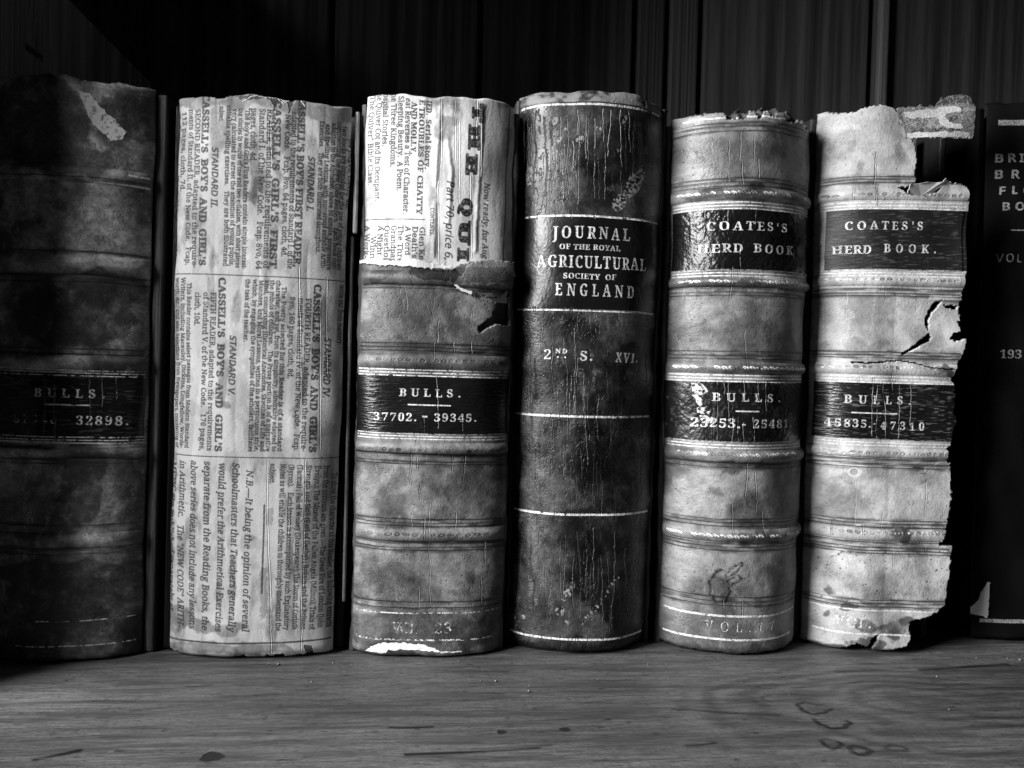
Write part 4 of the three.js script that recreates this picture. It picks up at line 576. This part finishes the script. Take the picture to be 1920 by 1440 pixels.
  const flip = (q) => { const o = new Float32Array(q.length); for (let y = 0; y < Hp; y++) o.set(q.subarray(y * Wp, y * Wp + Wp), (Hp - 1 - y) * Wp); return o; }, ct = dataTex(flip(ha), Wp, Hp, true);
  const hm = new THREE.MeshPhysicalMaterial({ map: ct, bumpMap: dataTex(flip(hh), Wp, Hp, false), bumpScale: 0.0008, roughness: 0.75 });
  const q = fbm(TW, 64, 18, 12, 5, 712), tA = S.at(1690, 220)[0] / TW * 2 - 1;
  const strip = sheet(surf, { v0: vOf(S, 179), v1: vOf(S, 262), t0: tA, t1: 1.02, nu: 110, nv: 70, thick: 0.0012, off: (t, v, a, cc) => -0.0002 + 0.002 * a + 0.0009 * Math.sin(a * 7 + cc * 4) * a, mask: (t, v) => { const a = (t - tA) / (1.02 - tA), y = (v * (S.yb - S.yt) + S.yt - 179) / 83, n = q[(clamp((y * 60) | 0, 0, 63)) * TW + clamp((a * (TW - 1)) | 0, 0, TW - 1)] - 0.5; return a > 0.04 + n * 0.2 + 0.12 * smooth(0.5, 0.9, y) && a < 0.985 + n * 0.06 && y > lerp(0.3 - a * 0.2, 0.02, smooth(0.48, 0.66, a)) + 0.2 * smooth(0.86, 1, a) ** 2 + n * 0.16 && y < 0.97 - a * 0.02 + n * 0.05; } });
  { const u = strip.attributes.uv; for (let i = 0; i < u.count; i++) u.setXY(i, (u.getX(i) * 2 - 1 - tA) / (1.02 - tA), 1 - (u.getY(i) * (S.yb - S.yt) + S.yt - 179) / 83); }
  mesh('torn_headcap', strip, hm, g);
  // white paper folded out of the tear under it
  const fold = (pts0, z0, bend, name, val) => { const q0 = rng(55), pts = []; pts0.forEach((p, i) => { const n = pts0[(i + 1) % pts0.length]; for (let k = 0; k < 4; k++) pts.push([lerp(p[0], n[0], k / 4) + (q0() - 0.5) * 0.0005, lerp(p[1], n[1], k / 4) + (q0() - 0.5) * 0.0005]); }); const sh = new THREE.Shape(pts.map((p) => new THREE.Vector2(...p))), gg = new THREE.ExtrudeGeometry(sh, { depth: 0.0004, bevelEnabled: true, bevelSize: 0.0001, bevelThickness: 0.0001, bevelSegments: 1, steps: 1, curveSegments: 4 }), p = gg.attributes.position; for (let i = 0; i < p.count; i++) p.setZ(i, p.getZ(i) + z0 + bend * (p.getX(i) - pts[0][0]) + 0.6 * (p.getY(i) - pts[0][1]) + 0.0006 * Math.sin(p.getX(i) * 900)); gg.computeVertexNormals(); return mesh(name, gg, new THREE.MeshPhysicalMaterial({ color: grey(val), bumpMap: boardTex[1], bumpScale: 0.0002, roughness: 0.8 }), g); };
  const loc = (px, py) => { const [x, y] = S.at(px, py); return [(x / TW * 2 - 1) * 0.0282, b.h * (1 - y / TH)]; };
  fold([[1713, 348], [1738, 345], [1776, 342], [1782, 336], [1795, 341], [1787, 350], [1772, 352], [1764, 362], [1734, 368], [1713, 363]].map((p) => loc(...p)), 0.003, -0.1, 'torn_paper', 0.62);
}

// ------------------------------------------------------------------ book 7: black cloth, only partly in view
{
  const b = { name: 'black_cloth_book', x: 0.2268, z: 0.0157, h: 0.2345, lean: -0.6, wt: 0.045, wb: 0.045, bulge: 0.004, seed: 17 };
  const S = new Skin([1846, 2030, 1836, 2010], 190, 1205, b);
  const f = fbm(TW, TH, 4, 4, 2), n = fbm(TW, TH, 80, 80, 4);
  for (let i = 0; i < S.alb.length; i++) { S.alb[i] = 0.006 + 0.004 * n[i]; S.hgt[i] = 0.5 + (f[i] - 0.5) * 0.3; S.rgh[i] = 0.75; }
  gilt(S, S.draw((c) => { S.band(c, 227, 237, 0.09, 0.93); S.band(c, 1163, 1170, 0.06, 0.93); S.text(c, 'BRITISH', 1862, 1992, 297, 16, { face: 'sans-serif', stretch: 1.1 }); S.text(c, 'BREED', 1862, 1986, 327, 16, { face: 'sans-serif', stretch: 1.1 }); S.text(c, 'FLOCK', 1871, 1980, 357, 15, { face: 'sans-serif', stretch: 1.1 }); S.text(c, 'BOOK', 1878, 1968, 387, 15, { face: 'sans-serif', stretch: 1.1 }); S.rect(c, 1896, 1960, 430, 432); S.text(c, 'VOL.', 1868, 1930, 482, 15, { face: 'sans-serif', bold: false }); S.text(c, '193', 1880, 1922, 661, 16); }), { lo: 0.1, hi: 0.45, cell: 6, value: 0.5 });
  const mat = S.material(0.0004); mat.specularIntensity = 0.12; const surf = bookShape(b), g = book(b, 'black cloth flock book with plain pale lettering and a scrap of paper stuck on');
  bookBody(g, b, { out: 0.0012, board: 0.003, shade: 0.004, rough: 0.8, spec: 0.1 });
  mesh('spine', sheet(surf, { nv: 200, thick: 0.001 }), mat, g);
  const K = S.draw((c) => S.rag(c, [[1834, 1150], [1838, 1132], [1846, 1126], [1850, 1112], [1857, 1100], [1863, 1090], [1868, 1091], [1866, 1125], [1866, 1160], [1850, 1153]], 2, 98));
  mesh('paper_scrap', sheet(surf, { v0: vOf(S, 1080), v1: vOf(S, 1172), t0: -1.02, t1: -0.4, nu: 60, nv: 90, thick: 0.0003, mask: sampler(K), off: () => 0.0009 }), new THREE.MeshPhysicalMaterial({ color: grey(0.6), roughness: 0.85 }), g);
}

// ------------------------------------------------------------------ crumbs of leather and paper on the shelf
{
  const r = rng(123), pos = [], idx = [];
  for (let k = 0; k < 26; k++) {
    const x = -0.13 + r() * 0.36, z = 0.03 + r() * r() * 0.06, s = 0.00025 + r() * r() * 0.0006, a = r() * 6, n = pos.length / 3;
    for (const [u, v, h] of [[-1, -0.6, 0.2], [1, -0.4, 0.1], [0.7, 0.9, 0.25], [-0.8, 0.6, 0.1], [0.1, 0, 0.9]]) pos.push(x + s * (u * Math.cos(a) - v * Math.sin(a)), 0.0001 + s * h, z + s * (u * Math.sin(a) + v * Math.cos(a)));
    idx.push(n, n + 4, n + 1, n + 1, n + 4, n + 2, n + 2, n + 4, n + 3, n + 3, n + 4, n, n, n + 1, n + 2, n, n + 2, n + 3);
  }
  const g = new THREE.BufferGeometry(); g.setAttribute('position', new THREE.Float32BufferAttribute(pos, 3)); g.setIndex(idx); g.computeVertexNormals();
  const m = mesh('crumbs', g, new THREE.MeshPhysicalMaterial({ color: grey(0.3), roughness: 0.9 }), scene); m.userData = { kind: 'stuff', label: 'tiny crumbs of leather and paper on the shelf', category: 'crumbs' };
}
renderer.render(scene, camera);
